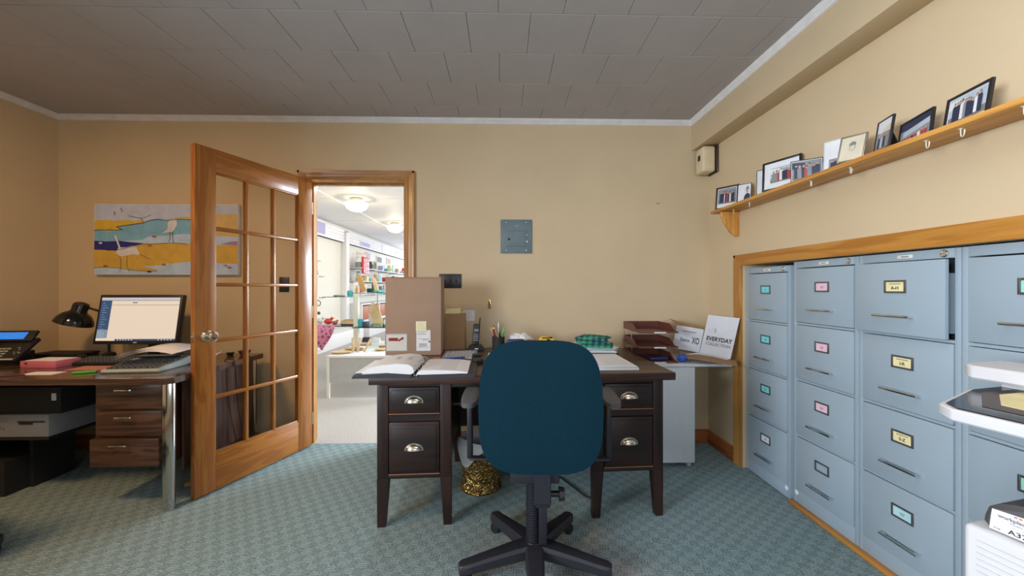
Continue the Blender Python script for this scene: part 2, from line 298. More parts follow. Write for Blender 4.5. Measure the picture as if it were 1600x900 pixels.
# ------------------------------------------------------------------ mesh helpers
class MB:
    """collects shapes; build() links them as ONE mesh object"""
    def __init__(s): s.bm = bmesh.new()
    def _add(s, vs, fs, mi=0, mat=None):
        nv = [s.bm.verts.new(mat @ Vector(v) if mat is not None else v) for v in vs]
        for f in fs:
            try:
                fc = s.bm.faces.new([nv[i] for i in f]); fc.material_index = mi
            except ValueError: pass
        return s
    def box(s, x0, x1, y0, y1, z0, z1, bev=0, mi=0, mat=None, seg=2):
        t = bmesh.new(); bmesh.ops.create_cube(t, size=1)
        bmesh.ops.transform(t, matrix=Matrix.Translation(((x0+x1)/2, (y0+y1)/2, (z0+z1)/2)) @ Matrix.Diagonal((abs(x1-x0), abs(y1-y0), abs(z1-z0), 1)), verts=t.verts)
        if bev: bmesh.ops.bevel(t, geom=t.edges[:], offset=min(bev, 0.49*min(abs(x1-x0), abs(y1-y0), abs(z1-z0))), segments=seg, profile=0.5, affect='EDGES')
        return s._merge(t, mi, mat)
    def _merge(s, t, mi, mat=None):
        t.verts.index_update()
        s._add([v.co.copy() for v in t.verts], [[v.index for v in f.verts] for f in t.faces], mi, mat); t.free(); return s
    def prism(s, pts, a0, a1, axis='Y', mi=0, mat=None, bev=0):
        """2-D outline extruded along an axis; outline coords are the other two axes in order"""
        n = len(pts); vs = []
        for a in (a0, a1):
            for (p, q) in pts:
                vs.append({'X': (a, p, q), 'Y': (p, a, q), 'Z': (p, q, a)}[axis])
        fs = [list(range(n))[::-1], list(range(n, 2*n))] + [[i, (i+1) % n, n+(i+1) % n, n+i] for i in range(n)]
        t = bmesh.new(); nv = [t.verts.new(v) for v in vs]
        for f in fs: t.faces.new([nv[i] for i in f])
        bmesh.ops.recalc_face_normals(t, faces=t.faces)
        if bev: bmesh.ops.bevel(t, geom=t.edges[:], offset=bev, segments=1, affect='EDGES')
        return s._merge(t, mi, mat)
    def frustum(s, b0, b1, z0, z1, mi=0, mat=None):
        """(x0,x1,y0,y1) rectangle at z0 to another at z1"""
        vs = [(b0[0], b0[2], z0), (b0[1], b0[2], z0), (b0[1], b0[3], z0), (b0[0], b0[3], z0), (b1[0], b1[2], z1), (b1[1], b1[2], z1), (b1[1], b1[3], z1), (b1[0], b1[3], z1)]
        return s._add(vs, [[3, 2, 1, 0], [4, 5, 6, 7], [0, 1, 5, 4], [1, 2, 6, 5], [2, 3, 7, 6], [3, 0, 4, 7]], mi, mat)
    def lathe(s, prof, seg=24, mi=0, mat=None, sx=1, sy=1):
        vs = []; fs = []; n = len(prof)
        for k in range(seg):
            a = 2*PI*k/seg
            for (r, z) in prof: vs.append((r*math.cos(a)*sx, r*math.sin(a)*sy, z))
        for k in range(seg):
            k2 = (k+1) % seg
            for i in range(n-1): fs.append([k*n+i, k2*n+i, k2*n+i+1, k*n+i+1])
        t = bmesh.new(); nv = [t.verts.new(v) for v in vs]
        for f in fs: t.faces.new([nv[i] for i in f])
        bmesh.ops.remove_doubles(t, verts=t.verts, dist=1e-5)
        bd = [e for e in t.edges if e.is_boundary]
        return s._merge(t, mi, mat)
    def cyl(s, p0, p1, r0, r1=None, seg=16, mi=0):
        r1 = r0 if r1 is None else r1
        p0 = Vector(p0); p1 = Vector(p1); d = p1-p0; L = d.length
        q = Matrix.Translation(p0) @ d.to_track_quat('Z', 'Y').to_matrix().to_4x4()
        return s.lathe([(0, 0), (r0, 0), (r1, L), (0, L)], seg, mi, q)
    def tube(s, pts, r, seg=8, mi=0, cap=True):
        pts = [Vector(p) for p in pts]; n = len(pts); vs = []; fs = []
        up = Vector((0, 0, 1))
        prev = None
        for i, p in enumerate(pts):
            d = (pts[min(i+1, n-1)] - pts[max(i-1, 0)]).normalized()
            a = d.cross(up if abs(d.dot(up)) < 0.95 else Vector((1, 0, 0))).normalized() if prev is None else (prev - d*prev.dot(d)).normalized()
            prev = a; b = d.cross(a)
            rr = r[i] if isinstance(r, (list, tuple)) else r
            for k in range(seg):
                t = 2*PI*k/seg; vs.append(p + a*math.cos(t)*rr + b*math.sin(t)*rr)
        for i in range(n-1):
            for k in range(seg):
                k2 = (k+1) % seg; fs.append([i*seg+k, i*seg+k2, (i+1)*seg+k2, (i+1)*seg+k])
        if cap: fs.append(list(range(seg))[::-1]); fs.append([(n-1)*seg+k for k in range(seg)])
        return s._add(vs, fs, mi)
    def sphere(s, c, r, mi=0, seg=16, sc=(1, 1, 1)):
        t = bmesh.new(); bmesh.ops.create_uvsphere(t, u_segments=seg, v_segments=seg//2, radius=r)
        return s._merge(t, mi, Matrix.Translation(c) @ Matrix.Diagonal((*sc, 1)))
    def quad(s, a, b, c, d, th=0.0, mi=0):
        """four-cornered sheet with thickness th behind it"""
        a, b, c, d = map(Vector, (a, b, c, d)); n = (b-a).cross(d-a).normalized()*th
        if not th: return s._add([a, b, c, d], [[0, 1, 2, 3]], mi)
        return s._add([a, b, c, d, a-n, b-n, c-n, d-n], [[0, 1, 2, 3], [7, 6, 5, 4], [0, 4, 5, 1], [1, 5, 6, 2], [2, 6, 7, 3], [3, 7, 4, 0]], mi)
    def pillow(s, w, h, t, ex=3.0, nu=40, nr=7, mi=0, mat=None, shape=None, dome=2.2, edge=0.35):
        """upholstered panel in the XZ plane: superellipse outline, domed faces"""
        def outline(a):
            c, d = math.cos(a), math.sin(a)
            x = math.copysign(abs(c)**(2/ex), c)*w/2; z = math.copysign(abs(d)**(2/ex), d)*h/2
            return shape(x, z) if shape else (x, z)
        rs = [k/nr for k in range(1, nr+1)]
        vs = [(0, -t/2, 0)]
        for r in rs:
            for k in range(nu):
                x, z = outline(2*PI*k/nu); vs.append((x*r, -t/2*(edge+(1-edge)*(1-r**dome)), z*r))
        off = len(vs); vs.append((0, t/2, 0))
        for r in rs:
            for k in range(nu):
                x, z = outline(2*PI*k/nu); vs.append((x*r, t/2*(edge+(1-edge)*(1-r**dome)), z*r))
        fs = []
        for o in (0, off):
            for k in range(nu): fs.append([o, o+1+k, o+1+(k+1) % nu] if o == 0 else [o, o+1+(k+1) % nu, o+1+k])
            for j in range(nr-1):
                for k in range(nu):
                    a, b = o+1+j*nu+k, o+1+j*nu+(k+1) % nu
                    f = [a, a+nu, b+nu, b]; fs.append(f if o == 0 else f[::-1])
        j = nr-1
        for k in range(nu):
            a, b = 1+j*nu+k, 1+j*nu+(k+1) % nu
            fs.append([a, off+a, off+b, b])
        return s._add(vs, fs, mi, mat)
    def build(s, name, mat, parent=None, smooth=30):
        bmesh.ops.recalc_face_normals(s.bm, faces=s.bm.faces)
        me = bpy.data.meshes.new(name); s.bm.to_mesh(me); s.bm.free()
        for m in (mat if isinstance(mat, (list, tuple)) else [mat]): me.materials.append(M[m] if isinstance(m, str) else m)
        if smooth:
            me.polygons.foreach_set('use_smooth', [True]*len(me.polygons)); me.set_sharp_from_angle(angle=R(smooth))
        o = bpy.data.objects.new(name, me); C.objects.link(o)
        if parent is not None: o.parent = parent
        return o
def tag(o, label=None, cat=None, group=None, kind=None):
    if label: o['label'] = label
    if cat: o['category'] = cat
    if group: o['group'] = group
    if kind: o['kind'] = kind
    return o
def thing(name, label, cat, loc=(0, 0, 0), rotz=0, group=None):
    o = bpy.data.objects.new(name, None); C.objects.link(o); o.empty_display_size = 0.05
    o.location = loc; o.rotation_euler = (0, 0, rotz)
    return tag(o, label, cat, group)
def struct(name, mb, mat, label=None, parent=None, smooth=30):
    o = mb.build(name, mat, parent, smooth)
    if parent is None: o['kind'] = 'structure'; o['category'] = name.split('_')[0]
    if label: o['label'] = label
    return o
def copy_tree(o, parent=None):
    c = o.copy(); C.objects.link(c)
    if parent is not None: c.parent = parent
    for ch in [k for k in ALL() if k.parent == o]: copy_tree(ch, c)
    return c
def ALL(): return list(C.objects)
def text(body, size, mat, parent, matrix, name='lettering', bold=0.0, align='CENTER', sx=1.0):
    cu = bpy.data.curves.new(name, 'FONT'); cu.body = body; cu.size = size; cu.align_x = align; cu.align_y = 'CENTER'
    cu.extrude = 0.0002; cu.offset = bold; cu.resolution_u = 3
    to = bpy.data.objects.new(name, cu); C.objects.link(to)
    bpy.context.view_layer.update()
    me = bpy.data.meshes.new_from_object(to); C.objects.unlink(to); bpy.data.objects.remove(to)
    me.transform(matrix @ Matrix.Diagonal((sx, 1, 1, 1)))
    me.materials.clear(); me.materials.append(M[mat])
    o = bpy.data.objects.new(name, me); C.objects.link(o); o.parent = parent
    return o
def face_mat(loc, rotz=0, tilt=0):
    """text standing upright, read from -Y side of a frame turned by rotz"""
    return Matrix.Translation(loc) @ Matrix.Rotation(rotz, 4, 'Z') @ Matrix.Rotation(PI/2 - tilt, 4, 'X')
def at(px, py, d):
    """a point measured on the survey picture at depth d in front of the standpoint"""
    a = (px-800)/FOC*d; b = (450-py)/FOC*d
    return Vector((a*math.cos(YAW)+d*math.sin(YAW), d*math.cos(YAW)-a*math.sin(YAW), EYE+b))

# ================================================================== THE ROOM
XL, XR, YB, YN, ZC = -3.309, 1.583, 2.88, -2.60, 2.477
T = 0.12
OX0, OX1, OZ = -1.485, -0.738, 2.010       # doorway to the shop
NY0, NY1, NZ = 0.875, 2.462, 1.340         # recess for the filing cabinets
BX, BZ = 1.452, 2.248                      # ceiling beam

struct('floor', MB().box(XL-T, XR+0.85, YN-T, YB+0.035, -0.05, 0), 'carpet', 'teal patterned office carpet')
mb = MB().box(XL-T, OX0, YB, YB+T, 0, ZC).box(OX1, XR+T, YB, YB+T, 0, ZC).box(OX0, OX1, YB, YB+T, OZ, ZC)
struct('wall_back', mb, 'wall', 'tan painted wall with the doorway')
WY0, WY1, WZ0, WZ1 = -2.15, -0.55, 0.9, 2.15
mb = MB().box(XL-T, XL, YN-T, WY0, 0, ZC).box(XL-T, XL, WY1, YB, 0, ZC).box(XL-T, XL, WY0, WY1, 0, WZ0).box(XL-T, XL, WY0, WY1, WZ1, ZC)
struct('wall_left', mb, 'wall', 'tan painted left wall')
mb = MB().box(XR, XR+T, NY1, YB, 0, ZC).box(XR, XR+T, YN, NY0, 0, ZC).box(XR, XR+T, NY0, NY1, NZ, ZC)
struct('wall_right', mb, 'wall', 'tan painted right wall above the filing cabinets')
VX0, VX1 = -0.65, 1.3
mb = MB().box(XL, VX0, YN-T, YN, 0, ZC).box(VX1, XR+T, YN-T, YN, 0, ZC).box(VX0, VX1, YN-T, YN, 0, WZ0).box(VX0, VX1, YN-T, YN, WZ1, ZC)
struct('wall_front', mb, 'wall')
# recess lining
mb = MB().box(2.35, 2.43, NY0-0.08, NY1+0.08, 0, 1.42).box(XR+T, 2.35, NY1, NY1+0.08, 0, 1.42).box(XR+T, 2.35, NY0-0.08, NY0, 0, 1.42).box(XR+T, 2.35, NY0, NY1, NZ, 1.42)
struct('wall_recess', mb, 'wall')
# ceiling of 12 inch tiles laid in a running bond
mb = MB().box(XL, XR, YN, YB, ZC+0.004, ZC+0.06, mi=1)
a = 0.3048; j0 = -15
for j in range(j0, 5):
    y0 = 1.766 + a*j; y1 = y0 + a
    y0c, y1c = max(y0, YN), min(y1, YB)
    if y1c-y0c < 0.01: continue
    off = -1.3946 + (0.5*a if (j % 2) else 0)
    for i in range(-9, 11):
        x0 = off + a*i; x1 = x0 + a; x0c, x1c = max(x0, XL), min(x1, BX)
        if x1c-x0c < 0.01: continue
        g = 0.0010; c = 0.0022
        vs = [(x0c+g, y0c+g, ZC+0.006), (x1c-g, y0c+g, ZC+0.006), (x1c-g, y1c-g, ZC+0.006), (x0c+g, y1c-g, ZC+0.006),
              (x0c+g, y0c+g, ZC+0.0016), (x1c-g, y0c+g, ZC+0.0016), (x1c-g, y1c-g, ZC+0.0016), (x0c+g, y1c-g, ZC+0.0016),
              (x0c+g+c, y0c+g+c, ZC), (x1c-g-c, y0c+g+c, ZC), (x1c-g-c, y1c-g-c, ZC), (x0c+g+c, y1c-g-c, ZC)]
        mb._add(vs, [[8, 11, 10, 9], [4, 5, 1, 0], [5, 6, 2, 1], [6, 7, 3, 2], [7, 4, 0, 3], [4, 8, 9, 5], [5, 9, 10, 6], [6, 10, 11, 7], [7, 11, 8, 4]], 0)
struct('ceiling', mb, ['tile', 'tilegap'], 'ceiling of square tiles in a running bond', smooth=0)
# boxed beam along the right wall, running into the wall plane
struct('trim_beam', MB().box(BX, XR, YN, YB, BZ, ZC, 0.004), 'wall', 'tan boxed beam along the top of the right wall')
# crown moulding
prof = [(0, 0), (0.027, 0), (0.027, -0.004), (0.022, -0.008), (0.022, -0.014), (0.014, -0.022), (0.008, -0.028), (0.008, -0.034), (0, -0.038)]
mb = MB().prism([(YB-p, ZC+q) for p, q in prof], XL, BX, 'X')
mb.prism([(XL+p, ZC+q) for p, q in prof], YN, YB, 'Y')
mb.prism([(BX-p, ZC+q) for p, q in prof], YN, YB, 'Y')
struct('trim_crown', mb, 'crown', 'white crown moulding')
# baseboards
bprof = [(0, 0), (0.016, 0), (0.016, 0.060), (0.012, 0.068), (0.012, 0.082), (0.006, 0.094), (0, 0.100)]
struct('baseboard_back', MB().prism([(YB-p, q) for p, q in bprof], OX1+0.066, XR, 'X').prism([(YB-p, q) for p, q in bprof], XL, OX0-0.066, 'X'), 'base_x')
struct('baseboard_right', MB().prism([(XR-p, q) for p, q in bprof], NY1+0.072, YB-0.016, 'Y').prism([(XR-p, q) for p, q in bprof], YN, NY0-0.075, 'Y'), 'base_y')
struct('baseboard_left', MB().prism([(XL+p, q) for p, q in bprof], YN, YB-0.016, 'Y'), 'base_y')
# doorway casing and jamb
cw = 0.064
def casing_profile(wd): return [(0, 0), (0, 0.012), (wd*0.2, 0.016), (wd*0.3, 0.012), (wd*0.55, 0.014), (wd*0.75, 0.020), (wd, 0.020), (wd, 0)]
mb = MB()
mb.prism([(OX1+p, YB-q) for p, q in casing_profile(cw)], 0, OZ+cw, 'Z')
mb.prism([(OX0-p, YB-q) for p, q in casing_profile(cw)], 0, OZ+cw, 'Z')
mb2 = MB().prism([(YB-q, OZ+p) for p, q in casing_profile(cw)], OX0-cw*0.98, OX1+cw*0.98, 'X')
c1 = struct('trim_door_casing', mb, 'casing_z', 'honey wood casing round the doorway')
c2 = mb2.build('casing_head', 'casing_x', c1)
mb = MB().box(OX0, OX0+0.018, YB-0.005, YB+T+0.005, 0, OZ).box(OX1-0.018, OX1, YB-0.005, YB+T+0.005, 0, OZ).box(OX0+0.018, OX1-0.018, YB-0.005, YB+T+0.005, OZ-0.018, OZ)
mb.build('door_jamb', 'casing_z', c1)
mb = MB().box(OX0+0.018, OX0+0.030, YB+0.045, YB+0.075, 0, OZ-0.018).box(OX1-0.030, OX1-0.018, YB+0.045, YB+0.075, 0, OZ-0.018).box(OX0+0.030, OX1-0.030, YB+0.045, YB+0.075, OZ-0.030, OZ-0.018)
mb.build('door_stop', 'casing_z', c1)
# casing round the cabinet recess
cw2 = 0.070
mb = MB().prism([(XR-q, NY1+p) for p, q in casing_profile(cw2)], 0, NZ+cw2, 'Z').prism([(XR-q, NY0-p) for p, q in casing_profile(cw2)], 0, NZ+cw2, 'Z')
c3 = struct('trim_cabinet_casing', mb, 'casing_z', 'honey wood casing round the filing cabinets')
MB().prism([(XR-q, NZ+p) for p, q in casing_profile(cw2)], NY0-cw2*0.98, NY1+cw2*0.98, 'Y').build('casing_head', 'casing_y', c3)
# wooden sill board under the second to fourth cabinet
struct('trim_sill', MB().box(1.578, 2.33, NY0+0.002, 2.058, 0.0, 0.021, 0.004), 'casing_y', 'worn wooden board under the filing cabinets')

# windows behind the standpoint
def window(name, axis, lo, hi, pos):
    mb = MB(); f = 0.05
    def b(a0, a1, z0, z1, d0=-0.03, d1=0.03):
        if axis == 'Y': mb.box(pos+d0, pos+d1, a0, a1, z0, z1)
        else: mb.box(a0, a1, pos+d0, pos+d1, z0, z1)
    b(lo, lo+f, WZ0, WZ1); b(hi-f, hi, WZ0, WZ1); b(lo+f, hi-f, WZ0, WZ0+f); b(lo+f, hi-f, WZ1-f, WZ1)
    m = (lo+hi)/2; b(m-0.02, m+0.02, WZ0+f, WZ1-f)
    o = struct(name, mb, 'crown')
    g = MB()
    if axis == 'Y': g.box(pos-0.003, pos+0.003, lo+f, hi-f, WZ0+f, WZ1-f)
    else: g.box(lo+f, hi-f, pos-0.003, pos+0.003, WZ0+f, WZ1-f)
    g.build('pane', 'glass', o)
window('window_1', 'Y', WY0, WY1, XL-0.06)
window('window_2', 'X', VX0, VX1, YN-0.06)
fl = thing('ceiling_light', 'long fluorescent ceiling light over the middle of the office', 'ceiling light', (0.45, 0.75, ZC))
MB().box(-0.62, 0.62, -0.17, 0.17, -0.055, -0.001, 0.01).build('housing', 'white', fl)
wl = thing('ceiling_light', 'added round warm ceiling light over the left desk area', 'ceiling light', (-2.35, 0.95, ZC))  # unseen fixture added to go with the warm fill
MB().lathe([(0, -0.001), (0.16, -0.001), (0.17, -0.02), (0.15, -0.05), (0, -0.06)], 28).build('housing', 'white', wl)

# ================================================================== THE OPEN GLAZED DOOR
DW, DH, DT = 0.785, 1.990, 0.035
door = bpy.data.objects.new('door_1', None); C.objects.link(door); door['kind'] = 'structure'; door['category'] = 'door'
door['label'] = 'open honey oak door with fifteen glass panes'
door.location = (-1.442, 2.872, 0.010); door.rotation_euler = (0, 0, math.atan2(-0.935, -0.354))
S0, S1, TR, BR = 0.118, 0.112, 0.132, 0.212
lf = MB()
lf.box(0, S0, -DT, 0, 0, DH, 0.002).box(DW-S1, DW, -DT, 0, 0, DH, 0.002)
lf.build('stile', 'oak_z', door)
lf = MB().box(S0, DW-S1, -DT, 0, 0, BR, 0.001).box(S0, DW-S1, -DT, 0, DH-TR, DH, 0.001)
lf.build('rail', 'oak_x', door)
gx0, gx1, gz0, gz1 = S0, DW-S1, BR, DH-TR
mb = MB(); mt = 0.022
for k in (1, 2):
    x = gx0 + (gx1-gx0)*k/3
    mb.box(x-mt/2, x+mt/2, -DT+0.003, -0.003, gz0, gz1, 0.006)
mb.build('upright_glazing_bars', 'oak_z', door)
mb = MB()
for k in range(1, 5):
    z = gz0 + (gz1-gz0)*k/5
    mb.box(gx0, gx1, -DT+0.002, -0.002, z-mt/2, z+mt/2, 0.006)
# beads round the opening
for z0, z1 in ((gz0, gz0+0.010), (gz1-0.010, gz1)): mb.box(gx0, gx1, -DT+0.004, -0.004, z0, z1, 0.004)
mb.build('cross_glazing_bars', 'oak_x', door)
pw, ph = (gx1-gx0)/3, (gz1-gz0)/5
p0 = MB().box(0.002, pw-0.002, -DT/2-0.0015, -DT/2+0.0015, 0.002, ph-0.002).build('glass_pane', 'glass', door)
p0.location = (gx0, 0, gz0)
for i in range(3):
    for j in range(5):
        if i == j == 0: continue
        q = p0.copy(); C.objects.link(q); q.parent = door; q.location = (gx0+pw*i, 0, gz0+ph*j)
kn = MB(); kx, kz = DW-0.062, 0.905
for s in (1, -1):
    y0 = 0 if s > 0 else -DT
    q = Matrix.Translation((kx, y0, kz)) @ Matrix.Rotation(-PI/2*s, 4, 'X')
    kn.lathe([(0, 0), (0.033, 0), (0.033, 0.004), (0.026, 0.009), (0.013, 0.013), (0.012, 0.032), (0.020, 0.038), (0.028, 0.050), (0.027, 0.060), (0.018, 0.066), (0, 0.067)], 24, 0, q)
kn.build('door_knob', 'knob', door)
MB().box(DW-0.001, DW+0.002, -DT*0.8, -DT*0.2, kz-0.03, kz+0.03, 0.0005).box(DW, DW+0.009, -DT*0.65, -DT*0.35, kz-0.01, kz+0.01, 0.002).build('latch_plate', 'knob', door)
hg = MB()
for z in (0.2, 1.0, 1.78): hg.cyl((-0.006, -0.004, z-0.045), (-0.006, -0.004, z+0.045), 0.006, seg=10)
hg.build('hinge', 'knob', door)

# ================================================================== FILING CABINETS
def make_cabinet(name, label, y1, z0, cards, brand=True, out=None, dot=None, texts=None):
    """front face at x = 0 of the empty, width along -Y; y1 = far side"""
    W, Hc, Dp = 0.381, 1.312, 0.68
    t = thing(name, label, 'filing cabinet', (1.600, y1, z0), 0, 'four-drawer steel filing cabinets')
    f = 0.019
    mb = MB()
    mb.box(0.003, Dp, -f, -0.0008, 0, Hc, 0.002).box(0.003, Dp, -W+0.0008, -W+f, 0, Hc, 0.002)
    mb.box(0.003, Dp, -W+f, -f, Hc-0.035, Hc, 0.001).box(0.003, Dp, -W+f, -f, 0, 0.075, 0.001)
    mb.box(Dp-0.01, Dp, -W+f, -f, 0.075, Hc-0.035)
    tops = [1.272, 0.968, 0.664, 0.360]; dh = 0.288
    for k, zt in enumerate(tops):
        if k: mb.box(0.006, 0.03, -W+f, -f, zt+0.0025, zt+0.0135)
    mb.build('case', 'steel', t)
    MB().box(0.060, 0.070, -W+f, -f, 0.075, Hc-0.036).build('dark_interior', 'steel_dark', t)
    for k, zt in enumerate(tops):
        ox = -(out or {}).get(k, 0.0)
        dr = MB().box(ox-0.001, ox+0.016, -W+f+0.0025, -f-0.0025, zt-dh, zt, 0.0025)
        if ox < -0.005: dr.box(ox+0.014, 0.052, -W+f+0.016, -f-0.016, zt-dh+0.02, zt-0.05)
        d = dr.build('drawer', 'steel', t)
        cy = -W/2; hz = zt-0.216
        h = MB().box(ox-0.030, ox-0.022, cy-0.072, cy+0.072, hz-0.004, hz+0.005, 0.002)
        h.box(ox-0.024, ox, cy-0.068, cy-0.056, hz-0.004, hz+0.004, 0.001).box(ox-0.024, ox, cy+0.056, cy+0.068, hz-0.004, hz+0.004, 0.001)
        h.build('handle', 'chrome', d)
        cz = zt-0.098
        hb = MB(); a, b, e = 0.042, 0.026, 0.0075
        hb.box(ox-0.006, ox, cy-a, cy-a+e, cz-b, cz+b, 0.0015).box(ox-0.006, ox, cy+a-e, cy+a, cz-b, cz+b, 0.0015)
        hb.box(ox-0.006, ox, cy-a+e, cy+a-e, cz+b-e, cz+b, 0.0015).box(ox-0.006, ox, cy-a+e, cy+a-e, cz-b, cz-b+e, 0.0015)
        hb.build('card_holder', 'holder', d)
        if cards[k]:
            cdm = MB().box(ox-0.0030, ox-0.0012, cy-a+e-0.002, cy+a-e+0.002, cz-b+e-0.002, cz+b-e+0.002).build('name_card', cards[k], d)
            if texts and texts[k]:
                text(texts[k], 0.017, 'inkblack', d, face_mat((ox-0.0034, cy, cz-0.006), -PI/2), 'card_lettering', 0.0004)
                MB().box(ox-0.0034, ox-0.0030, cy-0.022, cy+0.022, cz+0.009, cz+0.012).build('printed_line', 'ink', d)
            else:
                MB().box(ox-0.0034, ox-0.0030, cy-0.010, cy+0.010, cz-0.001, cz+0.002).box(ox-0.0034, ox-0.0030, cy-0.007, cy+0.007, cz-0.007, cz-0.004).build('printed_line', 'ink', d)
    q = Matrix.Translation((0.003, -W+0.048, Hc-0.018)) @ Matrix.Rotation(-PI/2, 4, 'Y')
    MB().lathe([(0, 0), (0.0135, 0), (0.0135, 0.006), (0.011, 0.009), (0.007, 0.009), (0.006, 0.007), (0, 0.007)], 20, 0, q).build('lock', 'chrome', t)
    MB().box(-0.0005, 0.003, -W/2-0.035, -W/2+0.022, Hc-0.026, Hc-0.012, 0.001).build('maker_plate', 'paper2', t)
    MB().box(-0.0010, -0.0004, -W/2-0.022, -W/2+0.006, Hc-0.021, Hc-0.017).build('maker_mark', 'ink', t)
    if dot is not None:
        q = Matrix.Translation((0.003, dot, 0.052)) @ Matrix.Rotation(-PI/2, 4, 'Y')
        MB().lathe([(0, 0), (0.012, 0), (0.012, 0.0006), (0, 0.0006)], 18, 0, q).build('round_sticker', 'paper', t)
    return t
make_cabinet('filing_cabinet', 'grey-blue steel filing cabinet nearest the back wall, with cyan drawer cards', 2.455, 0.006, ['cyan', 'cyan', 'cyan', 'paper'], dot=-0.355)
make_cabinet('filing_cabinet', 'grey-blue steel filing cabinet with pale pink cards on its upper three drawers', 2.048, 0.0215, ['pinkcard', 'pinkcard', 'pinkcard', None], dot=-0.022)
make_cabinet('filing_cabinet', 'grey-blue steel filing cabinet with yellow lettered cards and its top drawer slightly open', 1.666, 0.0215,
             ['yellowcard', 'yellowcard', 'yellowcard', 'bluecard'], out={0: 0.030}, texts=['A-H', 'I-R', 'S-Z', None])
make_cabinet('filing_cabinet', 'grey-blue steel filing cabinet with mint green cards, behind the photocopier', 1.284, 0.0215, ['mintcard', 'mintcard', 'mintcard', 'mintcard'])

# ================================================================== CENTRE DESK
desk = thing('pedestal_desk', 'dark brown wooden pedestal desk with silver cup pulls in the middle of the room', 'desk', (-0.650, 1.826, 0), R(2.6))
MB().box(0, 1.527, 0, 0.86, 0.722, 0.7585, 0.003).build('desktop_core', 'topedge', desk)
MB().box(0.001, 1.526, 0.001, 0.859, 0.7586, 0.7600, 0.0005).build('desktop_surface', 'top_x', desk)
def pedestal(x0, x1, mirror=False):
    lg = 0.055; y0, y1 = 0.055, 0.80
    c = MB().box(x0+0.012, x1-0.012, y0+0.012, y1-0.01, 0.262, 0.722)
    c.box(x0+lg, x1-lg, y0+0.002, y0+0.014, 0.700, 0.722).box(x0+lg, x1-lg, y0+0.004, y0+0.014, 0.528, 0.560).box(x0+lg, x1-lg, y0, y0+0.014, 0.240, 0.262, 0.003)
    c.build('pedestal_case', 'dark_x', desk)
    for (lx, ly) in ((x0, y0), (x1-lg, y0), (x0, y1-lg), (x1-lg, y1-lg)):
        inner = lx == x0
        l = MB(); l.box(lx, lx+lg, ly, ly+lg, 0.240, 0.722, 0.003)
        b0 = (lx, lx+0.038, ly+0.004, ly+lg-0.012) if inner else (lx+lg-0.038, lx+lg, ly+0.004, ly+lg-0.012)
        l.frustum(b0, (lx, lx+lg, ly, ly+lg), 0, 0.242)
        l.build('leg', 'dark_z', desk)
    for (z0, z1, hz) in ((0.566, 0.695, 0.636), (0.266, 0.522, 0.400)):
        m = 0.014
        d = MB().box(x0+lg+0.004, x1-lg-0.004, y0-0.004, y0+0.012, z0, z1, 0.004)
        # raised panel with routed edge
        xa, xb = x0+lg+0.004+m, x1-lg-0.004-m
        d.box(xa, xb, y0-0.009, y0-0.003, z0+m, z1-m, 0.004)
        dd = d.build('drawer_front', 'dark_x', desk)
        # cup pull
        cx = (x0+x1)/2; h = MB(); rx, rz, ry = 0.040, 0.027, 0.024
        vs = []; fs = []; nu, nv = 16, 7; zc_ = hz-0.012
        for i in range(nu+1):
            a = PI*i/nu
            for j in range(nv+1):
                b = PI/2*j/nv
                vs.append((cx+rx*math.cos(b)*math.cos(a), y0-0.010-ry*math.cos(b)*math.sin(a), zc_+rz*math.sin(b)))
        for i in range(nu):
            for j in range(nv):
                q = i*(nv+1)+j; fs.append([q, q+1, q+nv+2, q+nv+1])
        h._add(vs, fs)
        h.prism([(cx+0.046*math.cos(PI*i/14), hz-0.012+0.032*math.sin(PI*i/14)) for i in range(15)]+[(cx-0.046, hz-0.017), (cx+0.046, hz-0.017)], y0-0.0115, y0-0.009, 'Y')
        h.build('cup_pull', 'nickel', dd)
        w = MB().box(x0+lg+0.002, x1-lg-0.002, y0-0.0055, y0-0.003, z0-0.0030, z0-0.0002)
        w.build('worn_lower_edge', 'worn', dd)
pedestal(0.025, 0.390); pedestal(1.115, 1.487)
MB().box(0.390, 1.115, 0.060, 0.085, 0.690, 0.722, 0.002).box(0.39, 1.115, 0.10, 0.112, 0.585, 0.600, 0.002).build('kneehole_rail', 'dark_x', desk)
MB().box(0.390, 1.115, 0.76, 0.775, 0.24, 0.722).build('modesty_panel', 'dark_x', desk)
DZ = 0.7602

# ---- big box on the desk
bx = thing('cardboard_box', 'tall plain brown cardboard box standing on the left end of the dark desk', 'box', at(602, 555, 2.40).to_tuple()[:2]+(DZ,), R(1.5))
W_, H_, D_ = 0.352, 0.500, 0.16
MB().box(0, W_, 0, D_, 0, H_, 0.003).build('carton', 'card', bx)
MB().box(W_*0.0, W_, D_/2-0.025, D_/2+0.025, H_+0.0002, H_+0.0012).box(0.001, W_-0.001, -0.0010, -0.0002, H_-0.010, H_-0.0004).build('packing_tape', 'tapebrown', bx)
def slab(x0, x1, z0, z1, th, mat, name, parent, y=0.0):
    return MB().box(x0, x1, y-th, y-0.0001, z0, z1).build(name, mat, parent)
dp = slab(0.005, 0.138, 0.028, 0.138, 0.0012, 'inklight', 'document_pouch', bx)
MB().box(0.008, 0.135, -0.0018, -0.0013, 0.031, 0.130).build('packing_slip', 'paper2', dp)
MB().box(0.022, 0.080, -0.0026, -0.0018, 0.092, 0.112).quad((0.078, -0.0027, 0.097), (0.112, -0.0027, 0.118), (0.118, -0.0027, 0.106), (0.084, -0.0027, 0.090), 0.0005).build('red_tear_strip', 'red', dp)
sl = slab(0.196, 0.285, 0.028, 0.160, 0.0012, 'paper', 'shipping_label', bx)
mk = MB()
for z, x1 in ((0.152, 0.27), (0.142, 0.255), (0.134, 0.26)): mk.box(0.202, x1, -0.0017, -0.0013, z-0.002, z)
